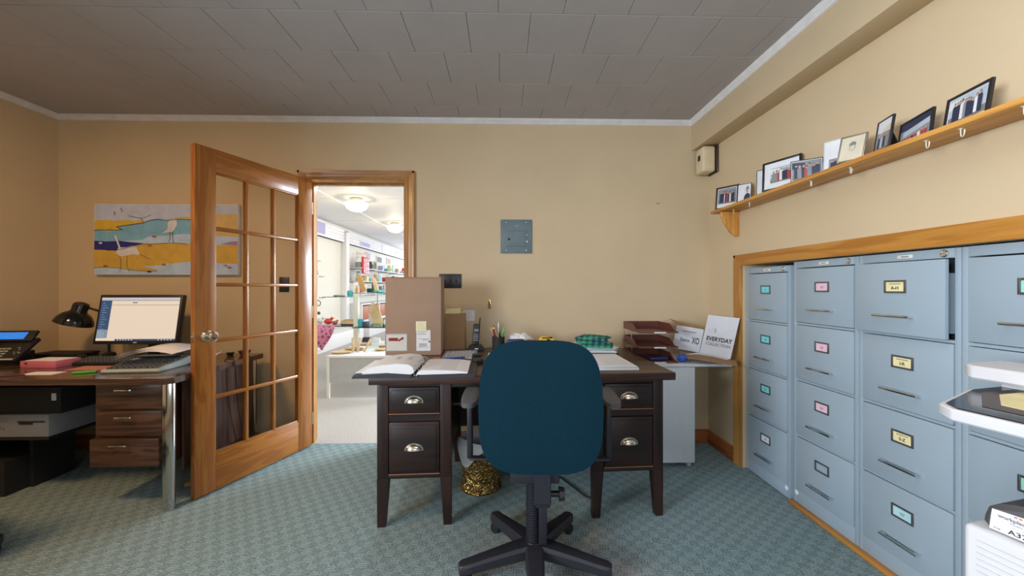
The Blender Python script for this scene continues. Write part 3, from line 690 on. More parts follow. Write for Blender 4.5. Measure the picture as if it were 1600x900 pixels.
mk.box(0.202, 0.278, -0.0017, -0.0013, 0.105, 0.1065); mk.box(0.202, 0.278, -0.0017, -0.0013, 0.050, 0.0515)
for k in range(14): mk.box(0.214+k*0.0036, 0.214+k*0.0036+(0.0011 if k % 3 else 0.0022), -0.0017, -0.0013, 0.055, 0.076)
for k in range(4): mk.box(0.235+k*0.010, 0.240+k*0.010, -0.0017, -0.0013, 0.096, 0.102)
mk.build('barcode', 'ink', sl)
MB().box(0.274, 0.283, -0.0018, -0.0013, 0.082, 0.092).build('printed_square', 'inkblack', sl)
st = slab(0.193, 0.259, 0.153, 0.217, 0.0022, 'yellownote', 'sticky_note', bx)
MB().quad((0.206, -0.0024, 0.196), (0.240, -0.0024, 0.206), (0.240, -0.0024, 0.2075), (0.206, -0.0024, 0.1975)).quad((0.208, -0.0024, 0.185), (0.238, -0.0024, 0.193), (0.238, -0.0024, 0.1945), (0.208, -0.0024, 0.1865)).build('pencil_note', 'inklight', st)
# ---- small box
sb = thing('cardboard_box', 'small upright brown cardboard box with a lifted flap, on the desk against the wall', 'box', (-0.412, 2.640, DZ-0.001), R(1.5))
MB().box(0, 0.142, 0, 0.10, 0, 0.252, 0.002).build('carton', 'card2', sb)
MB().quad((0.004, 0.0, 0.2525), (0.110, 0.0, 0.2545), (0.108, 0.045, 0.290), (0.008, 0.050, 0.284), 0.003).quad((0.02, 0.055, 0.254), (0.138, 0.055, 0.254), (0.138, 0.098, 0.258), (0.02, 0.098, 0.266), 0.002).build('lid_flap', 'yellowcard', sb)

# ---- open binder
def binder_mesh():
    b = thing('ring_binder', 'open charcoal ring binder full of pages on the left end of the desk', 'binder', (-0.720, 1.800, DZ), R(2))
    MB().prism([(0.0, 0.0), (0.27, 0.0), (0.285, 0.008), (0.27, 0.012), (0.16, 0.020), (0.01, 0.018)], 0.0, 0.31, 'Y').build('left_cover', 'binder', b)
    MB().prism([(0.305, 0.0), (0.575, 0.0), (0.585, 0.008), (0.57, 0.014), (0.32, 0.010)], 0.0, 0.31, 'Y').build('right_cover', 'binder', b)
    MB().box(0.283, 0.308, 0.0, 0.31, 0.0, 0.004).build('spine', 'binder', b)
    pts = [(0.045, 0.018), (0.16, 0.0225), (0.275, 0.014), (0.290, 0.024), (0.284, 0.048), (0.262, 0.062), (0.21, 0.066), (0.14, 0.060), (0.085, 0.050), (0.048, 0.030)]
    MB().prism(pts, 0.012, 0.300, 'Y').build('left_pages', 'paper', b)
    MB().prism([(0.012, 0.021), (0.05, 0.022), (0.06, 0.027), (0.014, 0.025)], 0.02, 0.33, 'Y').build('loose_sheet', 'paper', b)
    pts = [(0.302, 0.012), (0.52, 0.016), (0.545, 0.016), (0.548, 0.022), (0.50, 0.029), (0.40, 0.034), (0.325, 0.033), (0.306, 0.024)]
    MB().prism(pts, 0.010, 0.302, 'Y').build('right_pages', 'paper', b)
    ln = MB()
    for k in range(9):
        y = 0.035+k*0.029; ln.quad((0.335, y, 0.0338), (0.40, y, 0.0346), (0.40, y+0.004, 0.0346), (0.335, y+0.004, 0.0338)).quad((0.405, y, 0.0345), (0.49, y, 0.0308), (0.49, y+0.004, 0.0308), (0.405, y+0.004, 0.0345))
    ln.build('printed_rows', 'inklight', b)
    pc = MB().quad((0.175, 0.14, 0.0646), (0.255, 0.14, 0.0646), (0.25, 0.21, 0.0646), (0.17, 0.21, 0.0646))
    pc.build('page_picture', 'inklight', b)
    rg = MB()
    for y in (0.045, 0.155, 0.265):
        rg.tube([(0.296+0.020*math.cos(a), y, 0.028+0.026*math.sin(a)) for a in [PI*2*k/16 for k in range(17)]], 0.0016, 6)
    rg.box(0.288, 0.304, 0.02, 0.29, 0.004, 0.008, 0.002)
    rg.build('rings', 'chrome', b)
    return b
binder_mesh()
# ---- bits between binder and phone
mg = thing('magazine', 'dark patterned magazine lying behind the binder on the desk', 'magazine', (-0.375, 2.290, DZ), R(4))
MB().box(0, 0.215, 0, 0.27, 0, 0.006, 0.001).build('pages', 'paper', mg)
cv = MB().box(0.001, 0.214, 0.001, 0.269, 0.0061, 0.0072); cv.build('cover', 'p_grey', mg)
mm = MB()
for r in range(9):
    x = 0.015
    while x < 0.19:
        l = random.uniform(0.008, 0.03); mm.box(x, min(x+l, 0.2), 0.03+r*0.025, 0.03+r*0.025+0.010, 0.0073, 0.0077); x += l+0.006
mm.build('cover_lettering', 'p_white', mg)
pn = MB().cyl((-0.372, 2.215, DZ+0.0115), (-0.235, 2.285, DZ+0.0115), 0.006, seg=10, mi=0).cyl((-0.235, 2.285, DZ+0.0115), (-0.222, 2.292, DZ+0.0115), 0.004, 0.001, seg=10, mi=1)
tag(pn.build('blue_pen', ['blue', 'white']), 'blue pen with a white tip lying in front of the magazine', 'pen')
es = thing('eraser', 'salmon pink eraser beside the foot of the tall cardboard box', 'eraser', (-0.420, 2.250, DZ), R(20))
MB().box(0, 0.05, 0, 0.022, 0, 0.014, 0.004).build('body', 'salmon', es)
# cordless phone
cp = thing('cordless_phone', 'black cordless phone upright in its charging cradle on the desk', 'telephone', (-0.190, 2.625, DZ), R(6))
ck = MB().prism([(-0.055, 0), (0.055, 0), (0.050, 0.022), (0.034, 0.036), (-0.034, 0.036), (-0.050, 0.022)], -0.05, 0.05, 'Y', bev=0.003); ck.build('cradle', 'black', cp)
lm = Matrix.Translation((-0.006, 0.01, 0.030)) @ Matrix.Rotation(R(5), 4, 'Y') @ Matrix.Rotation(R(-8), 4, 'X')
hs_ = MB().box(-0.023, 0.023, -0.014, 0.016, 0, 0.150, 0.008, mat=lm, seg=3)
hs_.build('handset', 'black', cp)
MB().cyl(lm @ Vector((0.017, 0.006, 0.14)), lm @ Vector((0.019, 0.006, 0.195)), 0.0055, 0.0042, seg=10).build('antenna', 'black', cp)
kk = MB()
for r in range(4):
    for c in range(3): kk.box(-0.014+c*0.011, -0.006+c*0.011, -0.0158, -0.0138, 0.030+r*0.013, 0.038+r*0.013, 0.001, mat=lm)
kk.box(-0.015, 0.015, -0.0155, -0.0138, 0.098, 0.112, 0.001, mat=lm)
kk.build('keypad', 'p_grey', cp)
MB().box(-0.012, 0.012, -0.0512, -0.0500, 0.012, 0.018).build('charge_mark', 'p_white', cp)
note = thing('wall_notice', 'small white printed notice taped to the wall above the cordless phone', 'notice', (-0.265, YB-0.0002, 0.980))
MB().box(-0.045, 0.045, -0.0012, 0, -0.040, 0.040).build('sheet', 'paper', note)
mm = MB()
for k in range(6): mm.box(-0.034, 0.030-(k % 3)*0.008, -0.0016, -0.0012, 0.026-k*0.011, 0.0285-k*0.011)
mm.box(-0.002, 0.0, -0.0016, -0.0012, -0.03, 0.03); mm.build('printed_text', 'inklight', note)
# pen cup with individual pens
cup = thing('pen_cup', 'black mesh pen cup standing on the desk behind the teal chair', 'pen cup', (-0.035, 2.565, DZ))
MB().lathe([(0, 0), (0.040, 0), (0.043, 0.10), (0.0405, 0.10), (0.0375, 0.003), (0, 0.003)], 24).build('cup', 'blackmatt', cup)
def pen(name, label, ang, lean, L, r, mat, tip):
    o_ = -0.020 if lean > R(17) else 0.014
    b = Vector((-0.035+o_*math.cos(ang), 2.565+o_*math.sin(ang), DZ+0.0065))
    d = Vector((math.cos(ang)*math.sin(lean), math.sin(ang)*math.sin(lean), math.cos(lean)))
    e = b + d*L; m = MB().cyl(b, e, r, seg=8, mi=0).cyl(e, e+d*0.012, r*0.9, r*0.3, seg=8, mi=1)
    tag(m.build(name, [mat, tip]), label, 'pen', 'pens in the black pen cup')
pen('pencil', 'yellow pencil leaning to the left in the black pen cup', PI, R(26), 0.165, 0.0035, 'yellow', 'woodlight')
pen('pencil', 'black-tipped yellow pencil nearest the leaning one in the pen cup', PI*0.92, R(18), 0.165, 0.0035, 'yellow', 'inkblack')
pen('felt_marker', 'plum coloured marker in the left of the pen cup', PI*1.2, R(10), 0.150, 0.0075, 'magenta', 'yellowcard')
pen('felt_marker', 'white marker standing highest in the pen cup', PI*0.5, R(5), 0.178, 0.0055, 'white', 'white')
pen('felt_marker', 'bright green marker in the right of the pen cup', 0.1, R(9), 0.150, 0.0075, 'green', 'green')
pen('scissors', 'dark handled scissors at the right side of the pen cup', -1.3, R(10), 0.12, 0.006, 'black', 'black')
# clutter behind the chair
pb = thing('plastic_bag', 'crumpled white plastic bag behind the chair on the desk', 'bag', (0.115, 2.62, DZ))
bm_ = MB(); bm_.sphere((0, 0, 0.056), 0.056, sc=(1.7, 1.0, 1.0), seg=20)
for v in bm_.bm.verts: v.co += Vector((random.uniform(-.008, .008), random.uniform(-.008, .008), random.uniform(-.006, .01))); v.co.z = max(v.co.z, 0.0)
bm_.build('bag', 'paper', pb)
tag(MB().box(0.0, 0.11, -0.035, 0.025, 0, 0.088, 0.012, mat=Matrix.Translation((0.03, 2.52, DZ+0.0))).build('sunglasses_case', 'navy'), 'dark navy case lying in front of the white plastic bag', 'case')
tb = thing('tea_box', 'small brown and pink patterned box beside the yellow tape dispenser', 'box', (0.150, 2.47, DZ), R(-8))
MB().box(0, 0.062, 0, 0.06, 0, 0.078, 0.002).build('carton', 'woodmid', tb); MB().box(0.002, 0.060, 0.002, 0.058, 0.0781, 0.086).build('lid', 'salmon', tb)
td = thing('tape_dispenser', 'yellow tape dispenser showing just above the chair back', 'tape dispenser', (0.285, 2.52, DZ), R(5))
MB().prism([(-0.05, 0), (0.05, 0), (0.055, 0.02), (0.050, 0.098), (-0.02, 0.108), (-0.048, 0.092), (-0.055, 0.02)], -0.02, 0.02, 'Y', bev=0.003).build('body', 'yellow', td)
MB().cyl((0.012, -0.0215, 0.074), (0.012, -0.0202, 0.074), 0.017, seg=20).build('label_disc', 'black', td)
MB().box(-0.03, 0.04, -0.0215, 0.010, 0.094, 0.102, 0.001).build('cutter', 'black', td)
wb = thing('stapler', 'black desktop stapler at the front edge of the desk left of the chair', 'stapler', (-0.095, 2.02, DZ), R(80))
MB().box(0, 0.15, -0.02, 0.02, 0, 0.008, 0.003).build('base', 'black', wb)
MB().prism([(0.0, 0.012), (0.145, 0.018), (0.150, 0.032), (0.06, 0.045), (0.0, 0.040)], -0.016, 0.016, 'Y', bev=0.004).build('arm', 'black', wb)
tag(wb, 'black desktop stapler on the desk just left of the chair', 'stapler')
tg = thing('tape_holder', 'black upright clip holder between the binder and the stapler', 'desk organiser', (-0.150, 2.18, DZ), R(10))
MB().box(-0.03, 0.03, -0.05, 0.05, 0, 0.03, 0.006).box(-0.028, 0.028, 0.02, 0.048, 0.03, 0.045, 0.006).build('body', 'black', tg)
MB().box(0.035, 0.085, -0.02, 0.03, 0, 0.008).build('note_pad', 'yellownote', tg)
tag(MB().box(-0.10, 0.12, 2.29, 2.50, DZ, DZ+0.0012).build('paper_sheet', 'paper'), 'white sheet of paper under the left shoulder of the chair', 'paper')
# papers on the right
pp = thing('paper_stack', 'neat stack of white and pale blue papers at the right front of the desk', 'papers', (0.425, 1.955, DZ), R(1))
MB().box(0, 0.285, 0, 0.36, 0, 0.010).build('lower_sheets', 'paper', pp); MB().box(0.003, 0.283, 0.003, 0.355, 0.0101, 0.016).build('blue_sheets', 'paperblue', pp)
MB().box(0.0, 0.272, 0.004, 0.36, 0.0161, 0.022).build('upper_sheets', 'paper', pp)
mm = MB()
for r in range(8): mm.box(0.12, 0.255, 0.05+r*0.035, 0.055+r*0.035, 0.0221, 0.0224)
mm.build('printed_rows', 'inklight', pp)
ps = thing('paper_stack', 'untidy pile of white papers under the folded green plaid cloth', 'papers', (0.46, 2.43, DZ), R(0))
for k in range(8):
    q = Matrix.Translation((0.15+random.uniform(-.012, .012), 0.12, 0.006*k)) @ Matrix.Rotation(R(random.uniform(-10, 10)), 4, 'Z')
    MB().box(-0.13, 0.13, -0.11, 0.11, 0.0002, 0.0055, mat=q).build('sheets', ['maroon', 'paper2', 'paper', 'paper', 'paperblue', 'paper', 'paper', 'paper'][k], ps)
gc = thing('folded_cloth', 'folded green plaid cloth lying on the untidy papers', 'cloth', (0.605, 2.50, DZ+0.0502), R(-18))
for k, (dx, dy, rz, sx, sy) in enumerate(((0.02, -0.04, 0, .20, .20), (-0.015, 0.0, 10, .21, .17), (-0.01, 0.005, -14, .20, .15))):
    m = MB(); n = 12; t = 0.021; q = Matrix.Rotation(R(rz), 4, 'Z')
    vs = []; 
    for lvl in (0, 1):
        for i in range(n+1):
            for j in range(n+1):
                x = (i/n-0.5)*sx+dx; y = (j/n-0.5)*sy+dy
                edge = max(abs(i/n-0.5), abs(j/n-0.5))*2
                z = k*t + (t*0.96 if lvl else 0.0005) * (1 if lvl == 0 else (1-0.6*edge**8)) + (0.003*math.sin(9*x*5+k)*(1-edge) if lvl else 0)
                vs.append(q @ Vector((x, y, max(z, k*t+0.0003))))
    fs = []
    for lvl in (0, 1):
        o = lvl*(n+1)**2
        for i in range(n):
            for j in range(n):
                f = [o+i*(n+1)+j, o+(i+1)*(n+1)+j, o+(i+1)*(n+1)+j+1, o+i*(n+1)+j+1]; fs.append(f if lvl else f[::-1])
    o = (n+1)**2
    for i in range(n):
        for (a, b) in ((i*(n+1), (i+1)*(n+1)), (i*(n+1)+n, (i+1)*(n+1)+n), (i, i+1), (n*(n+1)+i, n*(n+1)+i+1)): fs.append([a, b, o+b, o+a])
    m._add(vs, fs); m.build('fold', 'greenplaid', gc)

# ================================================================== WHITE CART AND LETTER TRAYS
cart = thing('rolling_cart', 'white rolling side table with a drop leaf between the desk and the right wall', 'side table', (0.905, 2.465, 0), 0)
MB().box(-0.005, 0.36, 0, 0.385, 0.035, 0.668, 0.002).build('cabinet_body', 'offwhite', cart)
MB().box(-0.010, 0.605, -0.012, 0.395, 0.670, 0.690, 0.005).build('table_top', 'white', cart)
for x, y in ((0.03, 0.03), (0.33, 0.03), (0.03, 0.35), (0.33, 0.35)):
    c = MB().cyl((x-0.010, y, 0.0175), (x-0.002, y, 0.0175), 0.0175, seg=16).cyl((x+0.002, y, 0.0175), (x+0.010, y, 0.0175), 0.0175, seg=16).box(x-0.011, x+0.011, y-0.01, y+0.01, 0.018, 0.035, 0.002)
    c.build('caster', 'inklight', cart)
for i, z in enumerate((0.6905, 0.790, 0.890)):
    lab = ['bottom brown letter tray of three, standing on the white side table', 'middle brown letter tray of three beside the desk', 'top brown letter tray of three beside the desk'][i]
    t = thing('letter_tray', lab, 'letter tray', (0.900, 2.480, z), 0, 'stacked brown letter trays')
    W2, D2, h2 = 0.262, 0.33, 0.052
    m = MB().box(0, W2, 0, D2, 0, 0.004)
    side = [(0.0, 0.003), (0.0, 0.010), (0.055, 0.012), (0.13, h2), (D2, h2), (D2, 0.003)]
    m.prism(side, 0, 0.004, 'X').prism(side, W2-0.004, W2, 'X').box(0.004, W2-0.004, D2-0.004, D2, 0.004, h2).box(0.004, W2-0.004, 0, 0.003, 0.004, 0.010)
    m.build('tray', 'maroon', t)
    MB().box(0.10, 0.18, -0.0035, -0.0002, -0.001, 0.008, 0.001).build('label_clip', 'white', t)
    if i < 2:
        for (x, y) in ((0.002, 0.16), (W2-0.002, 0.16), (0.002, D2-0.01), (W2-0.002, D2-0.01)):
            MB().cyl((x, y, 0.03), (x, y, 0.099), 0.003, seg=8).build('riser_post', 'chrome', t)
    if i == 0:
        pass
tag(MB().box(1.00, 1.13, 2.55, 2.60, 0.6960, 0.716, 0.008).build('paper_roll_pack', 'navy'), 'dark blue packet lying in the bottom letter tray', 'packet')
bb = thing('blue_bag', 'crumpled blue bag on the white side table beside the letter trays', 'bag', (1.205, 2.515, 0.6905))
m = MB(); m.sphere((0, 0, 0.028), 0.028, sc=(1.1, 1.2, 1.0), seg=18)
for v in m.bm.verts: v.co += Vector((random.uniform(-.006, .006), random.uniform(-.006, .006), random.uniform(-.004, .004))); v.co.z = max(v.co.z, 0)
m.build('bag', 'blue', bb)

# open white shipping box
ob = thing('opened_box', 'opened white cardboard box printed EVERYDAY COLLECTION on the white side table', 'box', (1.30, 2.62, 0.6905), 0)
O = Vector((1.30, 2.62, 0.6905))
def L(v): return Vector(v) - O
A1, A2, A4 = at(1093, 551, 2.66), at(1141, 561, 2.46), at(1107, 492, 2.68); A3 = A2+(A4-A1)
m = MB().quad(L(A1), L(A2), L(A3), L(A4), 0.004); rp = m.build('right_panel', 'cardwhite', ob)
B1, B2, B3 = at(1050, 543, 2.74), at(1092.5, 551, 2.665), at(1100, 515, 2.70); B4 = B1+(B3-B2)
m = MB().quad(L(B1), L(B2), L(B3), L(B4), 0.004); lp = m.build('left_panel', 'cardwhite', ob)
m = MB().quad(L(at(1044, 498, 2.80)), L(at(1100, 515, 2.703)), L(at(1092, 512, 2.73)), L(at(1050, 499, 2.83)), 0.003)
m.quad(L(B4)+Vector((0, 0.002, 0)), L(B3)+Vector((0, 0.002, 0)), L(at(1100, 514.2, 2.71)), L(at(1047, 498, 2.815)), 0.003); m.build('top_flap', 'card2', ob)
F1, F2, F3, F4 = at(1066, 557, 2.52), at(1152, 571.5, 2.37), at(1150, 563, 2.46), at(1062, 549, 2.70)
def clampw(v): v = Vector(v); v.x = min(v.x, 1.560); return v
m = MB().quad(L(clampw(F1)), L(clampw(F2)), L(clampw(F3)), L(clampw(F4)), 0.004); m.build('bottom_flap', 'card2', ob)
m = MB().quad(L(A1), L(A2), L(at(1118, 566, 2.50)), L(at(1066, 555, 2.58)), 0.003); m.build('white_flap', 'cardwhite', ob)
def panel_matrix(bl, br, tl, u, v, off=0.0012, flip=1):
    ex = (br-bl); ey = (tl-bl); n = ex.cross(ey).normalized()
    p = bl + ex*u + ey*v + n*off
    X = ex.normalized(); Y = n.cross(X).normalized()
    return Matrix(((X.x, Y.x, n.x, p.x), (X.y, Y.y, n.y, p.y), (X.z, Y.z, n.z, p.z), (0, 0, 0, 1)))
text('EVERYDAY', 0.041, 'inkblack', rp, panel_matrix(L(A1), L(A2), L(A4), 0.53, 0.40), 'lettering', 0.0012, sx=0.93)
text('COLLECTION', 0.028, 'inkblack', rp, panel_matrix(L(A1), L(A2), L(A4), 0.53, 0.27), 'lettering', 0.0, sx=1.05)
text('Danica', 0.036, 'inkblack', lp, panel_matrix(L(B1), L(B2), L(B4), 0.40, 0.42), 'lettering', 0.0006, sx=0.62)
text('XO', 0.066, 'inkblack', lp, panel_matrix(L(B1), L(B2), L(B4), 0.79, 0.44), 'lettering', 0.001, sx=0.48)
pm = panel_matrix(L(B1), L(B2), L(B4), 0.50, 0.80)
MB().quad(*[pm @ Vector(v) for v in ((-.045, -.003, 0), (.045, -.003, 0), (.045, .003, 0), (-.045, .003, 0))]).build('printed_line', 'ink', lp)
m = MB(); cc = panel_matrix(L(A1), L(A2), L(A4), 0.24, 0.62, 0.004)
m.quad(cc @ Vector((-0.03, -0.005, 0)), cc @ Vector((0.035, -0.015, 0.012)), cc @ Vector((0.03, 0.012, 0.014)), cc @ Vector((-0.02, 0.018, 0.001)), 0.0015); m.build('torn_tab', 'cardwhite', rp)

# ================================================================== OFFICE CHAIRS
def make_chair(label, loc, rotz, full=True):
    t = thing('office_chair', label, 'office chair', loc, rotz, 'swivel office chairs')
    R0 = 0.305
    hub = MB().lathe([(0, 0.060), (0.045, 0.060), (0.050, 0.075), (0.048, 0.110), (0.036, 0.122), (0, 0.122)], 28); hub.build('hub', 'navyblack', t)
    for k in range(5):
        a = -PI/2 + 2*PI*k/5; q = Matrix.Rotation(a, 4, 'Z')
        secs = [(0.030, 0.042, 0.058, 0.122), (0.10, 0.038, 0.054, 0.116), (0.20, 0.032, 0.048, 0.103), (0.27, 0.029, 0.044, 0.093), (R0, 0.028, 0.043, 0.090), (R0+0.016, 0.018, 0.047, 0.084)]
        vs = []; fs = []; n = 10
        for (r, hw, z0, z1) in secs:
            for i in range(n):
                b = 2*PI*i/n + PI/n
                y = math.copysign(abs(math.cos(b))**0.6, math.cos(b))*hw; z = (z0+z1)/2 + math.copysign(abs(math.sin(b))**0.6, math.sin(b))*(z1-z0)/2
                vs.append((r, y, z))
        for s_ in range(len(secs)-1):
            for i in range(n): fs.append([s_*n+i, s_*n+(i+1) % n, (s_+1)*n+(i+1) % n, (s_+1)*n+i])
        fs += [list(range(n)), [(len(secs)-1)*n+i for i in range(n)]]
        m = MB(); m._add(vs, fs, 0, q); leg = m.build('base_arm', 'navyblack', t)
        px, py = (R0-0.012)*math.cos(a), (R0-0.012)*math.sin(a)
        ca = a + 0.8 + k*0.9; q2 = Matrix.Translation((px, py, 0)) @ Matrix.Rotation(ca, 4, 'Z')
        m = MB()
        for s_ in (-1, 1):
            qq = q2 @ Matrix.Translation((0, s_*0.006, 0.0245)) @ Matrix.Rotation(-s_*PI/2, 4, 'X')
            m.lathe([(0, 0), (0.0245, 0), (0.0245, 0.012), (0.020, 0.017), (0, 0.018)], 18, 0, qq)
        m.box(-0.020, 0.022, -0.006, 0.006, 0.022, 0.053, 0.005, mat=q2)
        m.build('caster', 'black', leg)
    if not full:
        MB().cyl((0, 0, 0.12), (0, 0, 0.42), 0.025, seg=16).build('gas_column', 'navyblack', t)
    else:
        cb = [(0, 0.118)]; z = 0.120
        while z < 0.385:
            cb += [(0.0285, z), (0.0285, z+0.004), (0.0245, z+0.0055), (0.0245, z+0.0085)]; z += 0.010
        cb += [(0.0285, z), (0, z)]
        MB().lathe(cb, 24, mat=Matrix.Translation((-0.006, 0, 0))).build('ribbed_column', 'navyblack', t)
    # seat
    MB().box(-0.10, 0.10, -0.08, 0.14, 0.395, 0.462 if full else 0.425, 0.008).build('tilt_mechanism', 'navyblack', t)
    q = Matrix.Translation((0, 0.145, 0.500)) @ Matrix.Rotation(PI/2, 4, 'X')
    if full:
        MB().pillow(0.44, 0.45, 0.070, 4.0, mat=q).build('seat', 'tealfab', t)
    else:
        MB().pillow(0.42, 0.42, 0.075, 4.0, mat=Matrix.Translation((0, 0, 0.462)) @ Matrix.Rotation(PI/2, 4, 'X')).build('seat', 'tealfab', t)
    # back with J-bar
    bar = MB(); x0, x1 = (0.018, 0.052)
    if full:
        bar.box(x0, x1, -0.040, 0.0, 0.118+0.004, 0.40, 0.005)
        bar.box(0.004, 0.062, -0.085, -0.020, 0.300, 0.385, 0.006)
        bar.prism([(-0.095, 0.32), (-0.060, 0.30), (-0.060, 0.62), (-0.085, 0.72), (-0.112, 0.72), (-0.095, 0.60)], -0.004, 0.064, 'X', bev=0.003)
        bar.build('back_support_bar', 'navyblack', t)
        kb = MB().cyl((0.062, -0.05, 0.342), (0.105, -0.05, 0.342), 0.012, seg=16).cyl((0.100, -0.05, 0.342), (0.122, -0.05, 0.342), 0.030, 0.026, seg=8)
        kb.build('tension_knob', 'black', t)
    lean = R(4)
    yb = -0.155 if full else -0.20
    def shp(x, z):
        # narrower towards the top
        k = 1.0 - 0.05*max(0, z/0.255) - 0.03*max(0, -z/0.255)
        return (x*k, z)
    q = Matrix.Translation((0.018 if full else 0, yb, 0.735)) @ Matrix.Rotation(-lean, 4, 'X')
    bw = 0.478 if full else 0.36
    bk = MB().pillow(bw, 0.500, 0.060, 3.8, nu=64, nr=9, mat=q, shape=shp, dome=3.0, edge=0.45); bk_o = bk.build('back_shell', 'tealfab', t, smooth=50)
    q2 = q @ Matrix.Translation((0, 0.042, 0.0))
    MB().pillow(bw-0.008, 0.497, 0.055, 3.8, nu=64, nr=9, mat=q2, shape=shp, dome=3.0, edge=0.45).build('back_cushion', 'tealfab', t, smooth=50)
    if full:
        for s_ in (-1, 1):
            cx = s_*(0.292 if s_ < 0 else 0.350)
            m = MB().box(cx-0.012, cx+0.012, 0.13, 0.18, 0.400, 0.665, 0.006).box(min(cx, s_*0.1), max(cx, s_*0.1), 0.11, 0.15, 0.402, 0.412, 0.004)
            m.build('arm_post', 'navyblack', t)
            pd = MB()
            q3 = Matrix.Translation((cx+(0.004), 0.155, 0.683)) @ Matrix.Rotation(R(4), 4, 'X') @ Matrix.Rotation(PI/2, 4, 'X')
            pd.pillow(0.076, 0.235, 0.036, 3.4, nu=40, nr=6, mat=q3, dome=4.0, edge=0.6); pd.build('arm_pad', 'armgrey', t)
    return t
make_chair('teal fabric swivel chair with black star base, pushed up to the dark desk', (0.130, 1.602, 0), R(-2))
make_chair('second swivel chair at the left edge, only a black caster of its base showing', (-2.505, 1.550, 0), R(54), full=False)

# ================================================================== WASTE BASKET, CABLE
wbk = thing('waste_basket', 'embossed brass waste basket with a white liner bag under the desk', 'waste basket', (-0.135, 2.265, 0), R(12))
MB().lathe([(0, 0), (0.118, 0), (0.122, 0.004), (0.124, 0.014), (0.119, 0.020), (0.122, 0.028), (0.115, 0.034), (0.112, 0.05), (0.118, 0.15), (0.132, 0.27), (0.138, 0.276), (0.136, 0.282), (0.131, 0.276), (0.116, 0.15), (0.110, 0.05), (0.108, 0.006), (0, 0.006)], 48, sx=1.0, sy=0.92).build('basket', 'emboss', wbk)
m = MB(); seg = 30
vs = []; fs = []
for lvl, (r, z) in enumerate(((0.1425, 0.270), (0.1415, 0.280), (0.136, 0.294), (0.120, 0.280), (0.108, 0.20))):
    for k in range(seg):
        a = 2*PI*k/seg; lobe = max(0.0, math.cos(a-R(215)))**5
        dz = -0.115*lobe if lvl == 0 else (0.03*lobe if lvl in (2, 3) else 0)
        rr = r + random.uniform(-0.0015, 0.0015)
        if lvl == 0: rr = 0.1425-0.020*lobe+0.002
        vs.append((rr*math.cos(a), rr*0.92*math.sin(a)*1.01, z+dz+random.uniform(-.003, .003)))
for l in range(4):
    for k in range(seg): fs.append([l*seg+k, l*seg+(k+1) % seg, (l+1)*seg+(k+1) % seg, (l+1)*seg+k])
m._add(vs, fs); m.build('liner_bag', 'paper', wbk)
cb = MB().tube([(0.50, 2.10, 0.006), (0.46, 2.14, 0.006), (0.42, 2.22, 0.008), (0.36, 2.34, 0.006), (0.30, 2.38, 0.006), (0.22, 2.36, 0.006), (0.1, 2.45, 0.006)], 0.005, 8)
tag(cb.build('power_cable', 'black'), 'black power cable on the carpet beside the right desk pedestal', 'cable')

# ================================================================== LEFT DESK
LZ = 0.715
ld = thing('office_desk', 'walnut laminate desk with chrome legs along the left of the room', 'desk', (-3.262, 2.015, 0), 0)
LW, LD = 1.515, 0.765
ch = 0.03
MB().prism([(0, 0), (LW-ch, 0), (LW, ch*0.9), (LW, LD), (0, LD)], LZ-0.032, LZ-0.0008, 'Z').build('desktop', 'lam_x', ld)
MB().prism([(0.001, 0.001), (LW-ch, 0.001), (LW-0.001, ch*0.9), (LW-0.001, LD-0.001), (0.001, LD-0.001)], LZ-0.0007, LZ, 'Z').build('desktop_surface', 'lam_top', ld)
for (x, y) in ((LW-0.072, 0.035), (0.04, 0.035), (LW-0.072, LD-0.075), (0.04, LD-0.075)):
    MB().box(x, x+0.052, y, y+0.026, 0.002, LZ-0.033, 0.003).build('leg', 'chrome', ld)
    
px0, px1 = 1.055, 1.440
m = MB().box(px0, px1, 0.075, 0.62, 0.232, LZ-0.033, 0.001); m.build('drawer_case', 'lam_z', ld)
for k, (z0, z1, yo) in enumerate(((0.538, 0.672, 0.0), (0.390, 0.526, 0.0), (0.234, 0.382, -0.018))):
    x0, x1 = (px0+0.020, px1-0.020) if k < 2 else (px0+0.002, px1-0.022)
    d = MB().box(x0, x1, 0.060+yo, 0.0749, z0, z1, 0.003).build('drawer', 'lam_x', ld)
    cx = (x0+x1)/2-0.015; hz = z1-0.030
    h = MB().box(cx-0.045, cx+0.045, 0.060+yo-0.024, 0.060+yo-0.018, hz-0.005, hz+0.005, 0.002)
    h.box(cx-0.040, cx-0.034, 0.060+yo-0.02, 0.060+yo, hz-0.003, hz+0.003).box(cx+0.034, cx+0.040, 0.060+yo-0.02, 0.060+yo, hz-0.003, hz+0.003)
    h.build('handle', 'chrome', d)
MB().box(0.03, LW-0.03, LD-0.045, LD-0.028, 0.22, LZ-0.033).build('modesty_panel', 'lam_z', ld)
MB().box(LW-0.040, LW-0.025, 0.12, LD-0.08, 0.18, LZ-0.033).build('end_panel', 'lam_z', ld)

